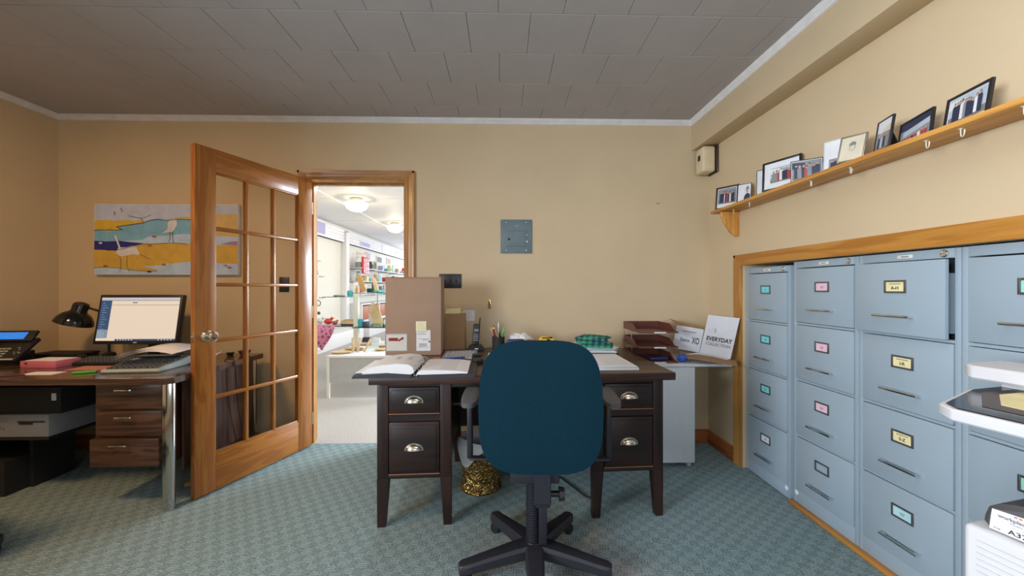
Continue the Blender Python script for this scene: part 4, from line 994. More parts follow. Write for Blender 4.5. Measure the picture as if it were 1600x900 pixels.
# monitor
mon = thing('computer_monitor', 'black computer monitor with a lit cream screen on the left desk', 'monitor', (-2.480, 2.590, LZ+0.0003), R(0))
tl = Matrix.Translation((0, 0, 0.098)) @ Matrix.Rotation(R(-9), 4, 'X')
MW, MH = 0.555, 0.335
m = MB().box(-MW/2, MW/2, 0.001, 0.035, 0, MH, 0.004, mat=tl).box(-0.18, 0.18, 0.034, 0.060, 0.05, MH-0.05, 0.015, mat=tl); m.build('housing', 'black', mon)
m = MB(); bz = 0.016
def scr(x0, x1, z0, z1, y, mi): m._add([(x0, y, z0), (x1, y, z0), (x1, y, z1), (x0, y, z1)], [[0, 1, 2, 3]], mi, tl)
sx0, sx1, sz0, sz1 = -MW/2+bz, MW/2-bz, 0.022, MH-bz-0.004
SW, SH = sx1-sx0, sz1-sz0
scr(sx0, sx1, sz0, sz1, 0.0005, 0)
scr(sx0, sx1, sz1-0.018, sz1, 0.0001, 1)
scr(sx0, sx0+SW*0.135, sz0+0.075, sz1-0.020, 0.0001, 2)
scr(sx0, sx0+SW*0.135, sz0+0.018, sz0+0.075, 0.0001, 3)
scr(sx0, sx1, sz1-0.022, sz1-0.018, 0.0001, 4); scr(sx0+SW*0.135, sx1, sz1-0.053, sz1-0.050, 0.0001, 4)
scr(sx0+SW*0.24, sx1, sz0, sz0+0.012, 0.0001, 2)
for k in range(6): scr(sx0+SW*(0.27+k*0.035), sx0+SW*(0.285+k*0.035), sz0+0.002, sz0+0.010, -0.0002, 1)
for k in range(5): scr(sx0+SW*(0.78+k*0.04), sx0+SW*(0.80+k*0.04), sz0+0.003, sz0+0.009, -0.0002, 1)
scr(sx0+SW*0.40, sx0+SW*0.46, sz1-0.038, sz1-0.032, -0.0002, 2)
for k in range(14): scr(sx0+0.012, sx0+0.028+(k*7 % 5)*0.006, sz1-0.040-k*0.016, sz1-0.037-k*0.016, -0.0002, 3)
for k in range(4): scr(sx0+0.008, sx0+0.05, sz0+0.028+k*0.011, sz0+0.030+k*0.011, -0.0002, 1)
m.build('screen', ['scr_white', 'scr_top', 'scr_blue', 'scr_mid', 'scr_line'], mon)
MB().box(-0.012, 0.012, 0.0000, 0.0012, 0.007, 0.013, mat=tl).build('maker_mark', 'p_white', mon)
MB().box(0.055, 0.105, 0.035, 0.075, 0.012, 0.25, 0.004).build('stand_neck', 'black', mon)
MB().box(-0.06, 0.22, -0.02, 0.135, 0.0, 0.012, 0.004).build('stand_foot', 'black', mon)
# keyboard
kb = thing('keyboard', 'black computer keyboard in front of the monitor', 'keyboard', (-2.690, 2.375, LZ+0.0003), R(3))
MB().prism([(0, 0), (0.155, 0), (0.155, 0.026), (0, 0.014)], 0, 0.45, 'X', bev=0.003).build('base', 'blackmatt', kb)
m = MB()
for r in range(6):
    for c in range(20):
        y = 0.010+r*0.0225; z = 0.0145+0.077*y
        m.frustum((0.010+c*0.0216, 0.028+c*0.0216, y, y+0.018), (0.012+c*0.0216, 0.026+c*0.0216, y+0.002, y+0.016), z, z+0.008)
tag(m.build('keys', 'key', kb), kind='stuff')
ms = thing('computer_mouse', 'black computer mouse left of the keyboard', 'mouse', (-2.80, 2.56, LZ+0.0003), R(10))
m = MB(); m.sphere((0, 0, 0), 0.034, sc=(0.85, 1.5, 1.0), seg=18)
for v in m.bm.verts: v.co.z = max(v.co.z, 0)
m.build('body', 'black', ms)
# desk lamp
lp_ = thing('desk_lamp', 'black gooseneck desk lamp bent over the left desk', 'desk lamp', (-2.795, 2.735, LZ+0.0003), 0)
O2 = Vector((-2.795, 2.735, LZ+0.0003))
hd = at(119, 496, 2.58)-O2; 
ax = Vector((-0.30, -0.10, -0.95)).normalized()
q = Matrix.Translation(hd) @ ax.to_track_quat('-Z', 'Y').to_matrix().to_4x4()
MB().lathe([(0.098, -0.045), (0.100, -0.043), (0.093, -0.015), (0.072, 0.018), (0.045, 0.038), (0.040, 0.050), (0.042, 0.085), (0.036, 0.100), (0.018, 0.108), (0, 0.110)], 32, mat=q).build('lamp_shade', 'blackgloss', lp_)
MB().lathe([(0.0965, -0.0445), (0.090, -0.016), (0.069, 0.015), (0.040, 0.034), (0, 0.040)], 32, mat=q).build('shade_lining', 'inklight', lp_)
st_ = q @ Vector((0.030, 0.0, 0.080)); e1 = at(148, 484, 2.62)-O2; e2 = at(158, 488, 2.65)-O2; e3 = at(167, 497, 2.68)-O2; e4 = at(172, 515, 2.69)-O2
pts = [q @ Vector((0.02, 0, 0.078)), e1, e2, e3, Vector((e4.x, e4.y, e4.z)), Vector((0.0, 0.0, 0.10)), Vector((0.0, 0.0, 0.02))]
def smooth_path(p, n=8):
    out = []
    for i in range(len(p)-1):
        p0, p1, p2, p3 = p[max(i-1, 0)], p[i], p[i+1], p[min(i+2, len(p)-1)]
        for k in range(n):
            t = k/n; out.append(0.5*((2*p1)+(p2-p0)*t+(2*p0-5*p1+4*p2-p3)*t*t+(3*p1-p0-3*p2+p3)*t**3))
    return out+[p[-1]]
MB().tube(smooth_path(pts), 0.0075, 10).build('gooseneck', 'black', lp_)
MB().lathe([(0, 0), (0.036, 0), (0.036, 0.012), (0.020, 0.022), (0, 0.024)], 28).build('base', 'black', lp_)
# desk phone
ph = thing('desk_phone', 'black office desk phone with a lit blue display at the left edge', 'telephone', (-3.235, 2.345, LZ+0.0003), R(6))
tm = Matrix.Translation((0, 0, 0.022)) @ Matrix.Rotation(R(40), 4, 'X')
m = MB().box(0.0, 0.250, 0, 0.190, -0.010, 0.014, 0.006, mat=tm).prism([(0.03, 0), (0.14, 0), (0.14, 0.075), (0.03, 0.018)], 0.03, 0.22, 'X'); m.build('body', 'black', ph)
tm2 = tm @ Matrix.Translation((0, 0.155, 0.010)) @ Matrix.Rotation(R(12), 4, 'X')
MB().box(0.005, 0.235, 0.0, 0.078, 0.0, 0.018, 0.005, mat=tm2).build('display_hood', 'black', ph)
MB().box(0.020, 0.190, 0.012, 0.062, 0.0185, 0.0192, mat=tm2).build('display', 'scr_phone', ph)
m = MB()
for r in range(4):
    for c in range(3): m.box(0.098+c*0.024, 0.117+c*0.024, 0.030+r*0.020, 0.040+r*0.020, 0.0142, 0.018, 0.001, mat=tm)
m.build('keypad', 'keylight', ph)
m = MB().box(0.085, 0.135, 0.006, 0.014, 0.0142, 0.017, 0.001, mat=tm).box(0.155, 0.240, 0.006, 0.014, 0.0142, 0.017, 0.001, mat=tm); m.build('light_strip', 'white', ph)
m = MB()
for (u, v) in ((0.20, 0.10), (0.212, 0.085), (0.20, 0.062), (0.222, 0.062), (0.212, 0.048), (0.232, 0.055)): m.box(u, u+0.010, v, v+0.007, 0.0142, 0.018, 0.001, mat=tm)
m.build('function_keys', 'p_grey', ph)
MB().box(-0.002, 0.052, 0.005, 0.185, 0.0145, 0.045, 0.012, mat=tm, seg=3).build('handset', 'black', ph)
pk = thing('pink_box', 'pink card box with a white paper slip on top', 'box', (-2.790, 2.300, LZ+0.0003), R(-2))
MB().box(-0.080, 0.135, 0, 0.13, 0, 0.040, 0.001).build('carton', 'pink', pk); MB().box(-0.06, 0.125, 0.01, 0.12, 0.0402, 0.0425).build('paper_slip', 'paper', pk)
MB().prism([(-0.055, 0.030), (-0.035, 0.030), (-0.045, 0.018)], -0.0012, -0.0002, 'Y').build('thumb_notch', 'inkblack', pk)
lt = thing('laptop', 'closed black laptop behind the pink box against the wall', 'laptop', (-3.200, 2.600, LZ+0.0003), R(-2))
MB().box(0, 0.32, 0, 0.165, 0.014, 0.030, 0.004).build('lid', 'blackmatt', lt); MB().box(0.003, 0.317, 0.003, 0.16, 0.0, 0.0135, 0.003).build('base', 'black', lt)
# calculator with papers
ca = thing('printing_calculator', 'large grey-green desk calculator at the right front of the left desk', 'calculator', (-2.235, 2.135, LZ+0.0003), R(5))
MB().prism([(0, 0), (0.265, 0), (0.265, 0.052), (0.19, 0.044), (0, 0.018)], 0, 0.30, 'X', bev=0.006).build('body', 'calc', ca)
m = MB()
for r in range(6):
    for c in range(9):
        y = 0.018+r*0.024; z = 0.0195+0.137*y
        m.frustum((0.018+c*0.030, 0.042+c*0.030, y, y+0.019), (0.021+c*0.030, 0.039+c*0.030, y+0.003, y+0.016), z, z+0.009)
m.build('keys', 'key', ca)
MB().box(0.02, 0.28, 0.19, 0.25, 0.054, 0.062, 0.004).build('display_window', 'black', ca)
pc = thing('curled_papers', 'curled white papers draped over the back of the desk calculator', 'papers', (-2.20, 2.24, LZ+0.0003+0.056), R(8))
for k in range(3):
    m = MB(); n = 12; vs = []
    for i in range(n+1):
        x = i/n; zz = 0.052*math.sin(x*2.2+0.2)+0.006+k*0.004; 
        for y in (-0.09+0.03*k, 0.14+0.02*k): vs.append((x*0.30-0.02*k, y*(0.75+0.25*x), zz+0.006*(1 if y > 0 else 0)))
    m._add(vs, [[2*i, 2*i+2, 2*i+3, 2*i+1] for i in range(n)]); o = m.build('sheet', 'paper', pc); 
    so = o.modifiers.new('thickness', 'SOLIDIFY'); so.thickness = 0.0006
m = MB()
for k in range(6):
    x0 = 0.09+0.0*k; y = -0.05+k*0.022; m.box(0.06, 0.16, y, y+0.002, 0.0, 0.0005)
tag(MB().box(-0.05, 0.05, -0.010, 0.010, 0, 0.012, 0.005, mat=Matrix.Translation((-2.335, 2.155, LZ+0.0003)) @ Matrix.Rotation(R(25), 4, 'Z')).build('green_highlighter', 'green'), 'green highlighter lying beside the calculator', 'marker')
tag(MB().box(-2.64, -2.47, 2.115, 2.19, LZ+0.0003, LZ+0.0020).build('paper_slip', 'paper'), 'white slip of paper left of the green highlighter', 'paper')
tag(MB().box(-2.53, -2.31, 2.23, 2.34, LZ+0.0003, LZ+0.003, 0).build('salmon_folder', 'salmon'), 'salmon coloured paper between the keyboard and the calculator', 'paper')
tag(MB().box(-0.06, 0.06, -0.005, 0.005, 0, 0.006, 0.002, mat=Matrix.Translation((-2.66, 2.085, LZ+0.0003)) @ Matrix.Rotation(R(25), 4, 'Z')).build('brown_pen', 'maroon'), 'dark red pen at the front edge of the left desk', 'pen')
# seen through the door glass
for (x, y, nm, lb, r, mat) in ((-1.925, 2.70, 'dark_bowl', 'small black dish on the back corner of the left desk, seen through the door glass', 0.026, 'black'), (-1.840, 2.72, 'wooden_bowl', 'small dark red wooden bowl on the left desk behind the door glass', 0.040, 'maroon')):
    o = MB().lathe([(0, 0), (r*0.6, 0), (r, r*0.75), (r*0.93, r*0.75), (r*0.55, 0.006), (0, 0.006)], 20).build(nm, mat); o.location = (x, y, LZ+0.0003); tag(o, lb, 'bowl')
pf = thing('crumpled_paper', 'crumpled white paper on the left desk seen through the first door pane', 'paper', (-1.95, 2.42, LZ+0.0003), 0)
m = MB().quad((0, 0, 0.001), (0.09, 0.01, 0.022), (0.10, 0.10, 0.060), (0.01, 0.09, 0.010), 0.001); m.build('sheet', 'paper', pf)
tag(MB().tube(smooth_path([Vector(v) for v in ((-1.82, 2.50, LZ+0.004), (-1.77, 2.49, LZ+0.012), (-1.738, 2.48, LZ-0.02), (-1.736, 2.50, 0.45), (-1.737, 2.56, 0.2), (-1.735, 2.60, 0.05), (-1.72, 2.64, 0.005))]), 0.003, 8).build('hanging_cable', 'black'), 'thin black cable hanging off the right end of the left desk', 'cable')
# under the left desk
us = thing('low_shelf', 'low dark stand on the carpet under the left desk', 'stand', (-3.18, 2.18, 0))
MB().box(0, 0.62, 0.0, 0.36, 0.335, 0.353).build('shelf_board', 'blackmatt', us)
for x in (0, 0.345): MB().box(x, x+0.022, 0.14, 0.36, 0, 0.335).build('side_panel', 'blackmatt', us)
MB().box(0.022, 0.345, 0.345, 0.36, 0, 0.335).build('back_panel', 'blackmatt', us)
MB().box(0.03, 0.34, 0.03, 0.33, 0, 0.20).build('lower_box', 'blackmatt', us)
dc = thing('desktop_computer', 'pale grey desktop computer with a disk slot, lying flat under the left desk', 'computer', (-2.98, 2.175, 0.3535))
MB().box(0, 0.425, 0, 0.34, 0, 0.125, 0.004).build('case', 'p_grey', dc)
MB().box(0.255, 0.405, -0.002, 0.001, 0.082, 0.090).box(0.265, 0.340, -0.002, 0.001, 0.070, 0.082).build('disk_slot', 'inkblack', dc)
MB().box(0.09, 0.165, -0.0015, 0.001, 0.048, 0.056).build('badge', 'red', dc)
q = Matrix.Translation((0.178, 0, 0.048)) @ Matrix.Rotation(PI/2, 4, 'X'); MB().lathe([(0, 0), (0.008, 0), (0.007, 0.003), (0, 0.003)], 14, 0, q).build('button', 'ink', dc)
m = MB()
for k in range(4): m.box(0.05, 0.20, -0.0015, 0.0005, 0.085+k*0.007, 0.087+k*0.007)
m.build('vent_slots', 'ink', dc)
bk_ = thing('black_case', 'black equipment box on top of the pale grey desktop computer', 'box', (-3.05, 2.19, 0.4790), 0)
MB().box(0, 0.545, 0, 0.32, 0, 0.150, 0.004).build('case', 'blackmatt', bk_)
MB().box(0.495, 0.520, -0.0015, 0.0, 0.075, 0.115).build('small_label', 'p_white', bk_)
sh = thing('wooden_block', 'brown wooden shoe-shaped block on the carpet behind the door edge', 'block', (-1.90, 2.28, 0), R(20))
MB().box(0, 0.13, 0, 0.05, 0, 0.03, 0.012).build('block', 'woodmid', sh)
fp = thing('fallen_papers', 'crumpled white papers on the carpet behind the bottom door pane', 'papers', (-2.04, 2.56, 0), 0)
for k in range(3): MB().quad((0.02*k, 0.03*k, 0.002+0.01*k), (0.13+0.02*k, 0.02*k, 0.02+0.01*k), (0.12, 0.10+0.02*k, 0.03+0.012*k), (0.0, 0.09, 0.005+0.01*k), 0.001).build('sheet', 'inklight', fp)

# ================================================================== BACK WALL THINGS
# canvas painting with shore birds in an invented layout of bands
cv = thing('canvas_painting', 'wide abstract beach painting with two wading birds above the monitor', 'painting', (-3.020, YB-0.0305, 1.287))
CW, CH = 1.045, 0.524
PW, PH = 1450.0, 715.0     # survey units of the painted surface
MB().box(0, CW, 0, 0.030, 0, CH, 0.001).build('stretched_canvas', ['shopwhite'], cv)
ly = [0]
pal = {'sky': (0.52, 0.60, 0.80), 'aqua': (0.20, 0.46, 0.68), 'ochre': (0.62, 0.40, 0.07), 'gold': (0.68, 0.46, 0.05), 'sand': (0.66, 0.46, 0.16), 'night': (0.02, 0.02, 0.22), 'pale': (0.46, 0.62, 0.86), 'bird': (0.66, 0.68, 0.74), 'line': (0.05, 0.04, 0.06), 'violet': (0.38, 0.22, 0.42), 'rust': (0.42, 0.10, 0.04)}
for k_, c_ in pal.items(): M['art_'+k_] = plain('paint_'+k_, c_, 0.6, var=0.10, scale=14)
def band(name, col, pts):
    ly[0] += 1; y = -0.00025*ly[0]
    m = MB(); P = [((x/PW)*CW, y, CH-(z/PH)*CH) for x, z in pts]
    bmf = m._add(P, [list(range(len(P)))[::-1]]); m.build(name, 'art_'+col, cv, smooth=0)
def wob(x0, z0, x1, z1, n=16, a=6, s=1):
    return [(x0+(x1-x0)*k/n, z0+(z1-z0)*k/n+a*math.sin(k*1.7+s)+a*0.5*math.sin(k*3.1+s*2)) for k in range(n+1)]
W1 = PW-4
band('sky_band', 'sky', [(4, 4), (W1, 4), (W1, PH-4), (4, PH-4)])
band('gold_band', 'gold', [(4, 162)]+wob(4, 162, 500, 168, 10, 5)+[(480, 190), (370, 210), (230, 228), (300, 258), (150, 272)]+[(4, 262)])
band('water_band', 'aqua', [(4, 262), (120, 278), (290, 262), (225, 232), (360, 212), (500, 190), (560, 165), (640, 152), (740, 164), (860, 150), (W1, 162), (W1, 330), (700, 325), (560, 330), (480, 362), (300, 372), (4, 376)])
band('sand_band', 'gold', [(680, 145)]+wob(700, 140, W1, 100, 10, 4)+[(W1, 158), (980, 150), (820, 142)])
band('sand_band', 'sand', [(1170, 102), (W1, 98), (W1, 330), (1200, 318), (1080, 240)])
band('foam_band', 'pale', [(300, 372), (480, 362), (560, 325), (760, 315), (900, 300), (W1, 330), (W1, 420), (1200, 415), (900, 396), (560, 400), (360, 388)])
band('night_band', 'night', [(4, 372), (120, 378), (260, 372), (360, 384), (500, 396), (430, 412), (330, 440), (230, 470), (4, 458)])
band('violet_band', 'violet', [(1270, 405), (1380, 378), (W1, 372), (W1, 415)])
band('sand_band', 'ochre', [(4, 456), (220, 470), (340, 440), (460, 408), (560, 404), (660, 400), (800, 392), (940, 404), (1100, 420), (W1, 412), (W1, 600), (900, 590), (560, 640), (640, 672), (400, 672), (200, 640), (4, 640)])
band('foam_band', 'pale', [(4, 645), (120, 636), (260, 648), (420, 672), (640, 678), (640, 664), (480, 628), (640, 622), (900, 585), (1100, 570), (W1, 625), (W1, PH-5), (4, PH-5)])
band('bird_body', 'bird', [(205, 318), (225, 318), (268, 440), (330, 436), (400, 418), (432, 438), (446, 480), (462, 500), (450, 515), (400, 505), (330, 520), (270, 530), (225, 500), (230, 470), (248, 440)])
band('bird_body', 'bird', [(770, 155), (800, 148), (832, 165), (838, 205), (815, 250), (790, 280), (740, 286), (685, 296), (740, 250), (742, 190)])
def stroke(name, pts, wd, col='line'):
    ly[0] += 1; y = -0.00025*ly[0]; m = MB()
    for (a, b) in zip(pts[:-1], pts[1:]):
        a = Vector(a); b = Vector(b); n = Vector((-(b-a).y, (b-a).x)).normalized()*wd/2
        P = [a+n, b+n, b-n, a-n]; m._add([((p.x/PW)*CW, y, CH-(p.y/PH)*CH) for p in P], [[0, 1, 2, 3]])
    m.build(name, 'art_'+col, cv, smooth=0)
stroke('bird_leg', [(262, 530), (275, 590), (262, 690)], 4); stroke('bird_leg', [(335, 525), (330, 620), (362, 690)], 4)
stroke('bird_leg', [(762, 284), (768, 340), (752, 385)], 4); stroke('bird_leg', [(795, 278), (790, 330), (802, 388)], 4)
stroke('beak', [(458, 505), (520, 535), (570, 560)], 4)
stroke('outline', [(350, 120), (420, 135), (478, 145), (500, 190)], 4); stroke('outline', [(478, 145), (540, 125), (570, 108)], 3)
stroke('outline', [(205, 75), (212, 115)], 5); stroke('outline', [(270, 40), (290, 80)], 5)
stroke('outline', wob(4, 264, 290, 262, 10, 4)+[(228, 231), (360, 211), (500, 190), (560, 165), (640, 153), (740, 165), (860, 151), (980, 158)], 5)
stroke('outline', wob(4, 457, 220, 470, 6, 2)+[(340, 440), (460, 408), (560, 404), (660, 400), (800, 392), (940, 404)], 4)
stroke('outline', [(4, 645), (120, 636), (260, 648), (420, 672), (640, 678)], 3)
for (x, y, c) in ((120, 625, 'rust'), (565, 420, 'rust'), (705, 610, 'rust'), (560, 682, 'line'), (610, 328, 'rust'), (1370, 640, 'rust'), (1330, 620, 'violet')):
    band('pebble', c, [(x+22*math.cos(a)*(1+.2*math.sin(3*a)), y+9*math.sin(a)) for a in [2*PI*k/10 for k in range(10)]])
for (x, y) in ((75, 395), (750, 608)): band('shell', 'bird', [(x+20*math.cos(a), y+10*math.sin(a)) for a in [2*PI*k/10 for k in range(10)]])

def wall_plate(name, label, cx, cz, w_, h_, n, mat='frameblack'):
    t = thing(name, label, 'switch plate', (cx, YB-0.0002, cz))
    MB().box(-w_/2, w_/2, -0.006, 0, -h_/2, h_/2, 0.002).build('cover_plate', mat, t)
    for k in range(n):
        x = (k-(n-1)/2)*0.045
        MB().box(x-0.005, x+0.005, -0.014, -0.005, -0.012, 0.012, 0.002).build('toggle', 'blackmatt', t)
wall_plate('light_switch', 'dark brown triple light switch plate on the wall beside the tall box', -0.405, 1.243, 0.170, 0.108, 3)
wall_plate('light_switch', 'dark single switch plate on the wall seen through the door glass', -1.652, 1.216, 0.072, 0.112, 1)
bp_ = thing('breaker_panel', 'grey-blue metal breaker panel cover on the back wall', 'electrical panel', (-0.023, YB-0.0002, 1.454))
PWD, PHT = 0.240, 0.258
MB().box(0, PWD, -0.008, 0, 0, PHT, 0.0015).build('cover', 'panelgrey', bp_)
dr = MB().box(0.044, 0.198, -0.0125, -0.0085, 0.052, 0.176, 0.002).build('door', 'panelgrey', bp_)
q = Matrix.Translation((0.064, -0.0125, 0.108)) @ Matrix.Rotation(PI/2, 4, 'X'); MB().lathe([(0, 0), (0.010, 0), (0.009, 0.004), (0, 0.004)], 16, 0, q).build('latch', 'black', dr)
MB().box(0.199, 0.204, -0.012, -0.0085, 0.134, 0.146).box(0.199, 0.204, -0.012, -0.0085, 0.084, 0.096).build('hinge', 'chrome', dr)
m = MB()
for (x, z) in ((0.042, 0.022), (0.195, 0.022), (0.042, 0.238), (0.195, 0.238)):
    q = Matrix.Translation((x, -0.008, z)) @ Matrix.Rotation(PI/2, 4, 'X'); m.lathe([(0, 0), (0.0045, 0), (0.003, 0.0025), (0, 0.003)], 10, 0, q)
m.build('screws', 'chrome', bp_)
MB().box(0.110, 0.138, -0.0086, -0.0081, 0.204, 0.213, 0).build('embossed_mark', 'p_grey', bp_)
ky = thing('brass_bracket', 'small brass lock plate with a dark slot on the wall below the breaker panel', 'lock plate', (-0.109, YB-0.0002, 1.070))
MB().box(-0.012, 0.012, -0.003, 0, -0.036, 0.036, 0.001).build('plate', 'brass', ky); MB().box(-0.005, 0.005, -0.0038, -0.0031, -0.016, 0.018).build('slot', 'inkblack', ky)
tag(MB().cyl((1.185, YB-0.0002, 1.843), (1.185, YB-0.012, 1.843), 0.008, 0.006, seg=12).build('wall_nail', 'nickel'), 'small metal nail head high on the bare wall at the right', 'nail')
sn = thing('motion_sensor', 'beige rounded alarm sensor in the corner under the ceiling beam', 'sensor', (XR-0.0003, 2.800, 2.045))
MB().prism([(0, 0.0), (0, 0.200), (-0.010, 0.200), (-0.016, 0.165), (-0.018, 0.10), (-0.016, 0.035), (-0.010, 0.0)], -0.066, 0.060, 'Y', bev=0.003).build('back_plate', 'framebrown', sn)
MB().box(-0.116, -0.0185, -0.060, 0.055, 0.004, 0.196, 0.020, seg=4).build('housing', 'beige', sn)
MB().box(-0.119, -0.1162, -0.022, 0.010, 0.095, 0.135, 0.001).build('lens_window', 'inkblack', sn)

# ================================================================== PHOTO SHELF
SX, SZ = 1.440, 1.722
sf = thing('wall_shelf', 'long honey pine wall shelf holding framed photographs', 'shelf', (0, 0, 0))
MB().box(SX, XR-0.0005, 0.55, 2.596, SZ-0.019, SZ, 0.003).build('shelf_board', 'pine_y', sf)
for y in (2.495, 0.70):
    pr_ = [(XR-0.0005, SZ-0.020), (XR-0.0005, 1.540), (XR-0.022, 1.536), (XR-0.035, 1.548), (XR-0.055, 1.560), (XR-0.085, 1.600), (XR-0.105, 1.632), (XR-0.112, 1.655), (XR-0.122, 1.668), (XR-0.122, SZ-0.020)]
    MB().prism(pr_, y, y+0.020, 'Y', bev=0.002).build('bracket', 'pine_z', sf)
hk = []
for i, (x, y) in enumerate(((1.505, 2.434), (1.470, 2.223), (1.470, 1.772), (1.475, 1.571), (1.470, 1.279), (1.470, 1.180), (1.465, 1.029))):
    hm = MB(); z0 = SZ-0.0195
    hm.lathe([(0, 0), (0.006, 0), (0.006, -0.002), (0, -0.002)], 12, 0, Matrix.Translation((0, 0, 0)))
    pth = [Vector((0, 0, 0)), Vector((0, 0, -0.014))] + [Vector((0, 0.011-0.011*math.cos(a), -0.016-0.013*math.sin(a))) for a in [PI*k/8 for k in range(9)]] + [Vector((0, 0.023, -0.010))]
    hm.tube(pth, 0.0018, 8)
    o = hm.build('cup_hook', 'hookwhite'); o.location = (x, y, z0); o.rotation_euler = (0, 0, R(180-30))
    lab = ['cup hook nearest the bracket under the photo shelf', 'white cup hook under the white-bordered small photo', 'white cup hook under the shelf below the white framed collage', 'white cup hook under the shelf below the silver framed portrait', 'white cup hook under the shelf below the low black landscape frame', 'white cup hook under the shelf below the photo farthest right', 'white cup hook at the right edge of the photo'][i]
    tag(o, lab, 'cup hook', 'cup hooks under the photo shelf')

def photo(kind, w, h, seed, parent, x0, z0, y, mat):
    """a small printed photograph: background, ground and people in flat shapes"""
    rnd = random.Random(seed); m = MB(); k = [0]
    def q(pts, mi):
        k[0] += 1; yy = y-0.00012*k[0]; m._add([(x0+p*w, yy, z0+r*h) for p, r in pts], [list(range(len(pts)))[::-1]], mi, mat)
    mats = ['p_sky', 'p_ground', 'p_navy', 'p_grey', 'p_red', 'skin', 'p_white', 'p_sepia', 'ink']
    if kind == 'group':
        q([(0, 0), (1, 0), (1, 1), (0, 1)], rnd.choice([0, 3, 3])); q([(0, 0), (1, 0), (1, 0.28), (0, 0.28)], 1)
        q([(0, .6), (.45, .62), (.45, .9), (0, .95)], rnd.choice([3, 6, 2]))
        n = rnd.randint(7, 10)
        for i in range(n):
            cx = 0.10+0.8*(i+0.5)/n+rnd.uniform(-.02, .02); t = rnd.uniform(0.58, 0.75); s = 0.52/n
            q([(cx-s, 0.08), (cx+s, 0.08), (cx+s*1.1, t-0.05), (cx+s*.5, t), (cx-s*.5, t), (cx-s*1.1, t-0.05)], rnd.choice([2, 2, 2, 3, 4, 6]))
            q([(cx+s*.65*math.cos(a), t+0.06+0.075*math.sin(a)) for a in [2*PI*j/8 for j in range(8)]], 5)
            q([(cx-s*.6, t+.08), (cx+s*.6, t+.08), (cx+s*.4, t+.145), (cx-s*.4, t+.145)], rnd.choice([2, 1, 3]))
    elif kind == 'man':
        q([(0, 0), (1, 0), (1, 1), (0, 1)], 6)
        q([(.45, 0), (1, 0), (1, .40), (.82, .50), (.62, .46), (.48, .3)], 2)
        q([(.74+.11*math.cos(a), .62+.13*math.sin(a)) for a in [2*PI*j/10 for j in range(10)]], 5)
        q([(.55, .70), (.95, .74), (.86, .80), (.82, .90), (.68, .90), (.66, .78)], 8)
    elif kind == 'drawing':
        q([(0, 0), (1, 0), (1, 1), (0, 1)], 7)
        q([(.5+.17*math.cos(a), .56+.22*math.sin(a)) for a in [2*PI*j/12 for j in range(12)]], 3)
        q([(.5+.13*math.cos(a), .53+.17*math.sin(a)) for a in [2*PI*j/12 for j in range(12)]], 7)
        q([(.33, .62), (.68, .66), (.66, .80), (.45, .84), (.32, .74)], 8)
        q([(.42, .53), (.47, .53), (.47, .56), (.42, .56)], 8); q([(.54, .53), (.59, .53), (.59, .56), (.54, .56)], 8); q([(.45, .42), (.57, .42), (.57, .44), (.45, .44)], 8)
    elif kind == 'street':
        q([(0, 0), (1, 0), (1, 1), (0, 1)], 6); q([(0, 0), (1, 0), (1, .55), (0, .62)], 3); q([(0, 0), (1, 0), (1, .2), (0, .2)], 1)
        q([(.1, .5), (.6, .6), (.95, .55), (.95, .8), (.5, .7)], 7)
        for i in range(4):
            cx = .2+.2*i; q([(cx-.09, .05), (cx+.09, .05), (cx+.07, .42), (cx-.07, .42)], rnd.choice([2, 0, 3])); q([(cx+.06*math.cos(a), .47+.05*math.sin(a)) for a in [2*PI*j/8 for j in range(8)]], 5)
    elif kind == 'parade':
        q([(0, 0), (1, 0), (1, 1), (0, 1)], 3); q([(0, .65), (1, .6), (1, 1), (0, 1)], 2); q([(.1, .35), (.95, .5), (.95, .75), (.1, .6)], 0)
        for i in range(8):
            cx = .1+.11*i; q([(cx-.05, .0), (cx+.05, .0), (cx+.04, .28), (cx-.04, .28)], rnd.choice([4, 4, 6, 2])); q([(cx+.03*math.cos(a), .32+.05*math.sin(a)) for a in [2*PI*j/8 for j in range(8)]], 5)
    m.build('photograph', mats, parent, smooth=0)

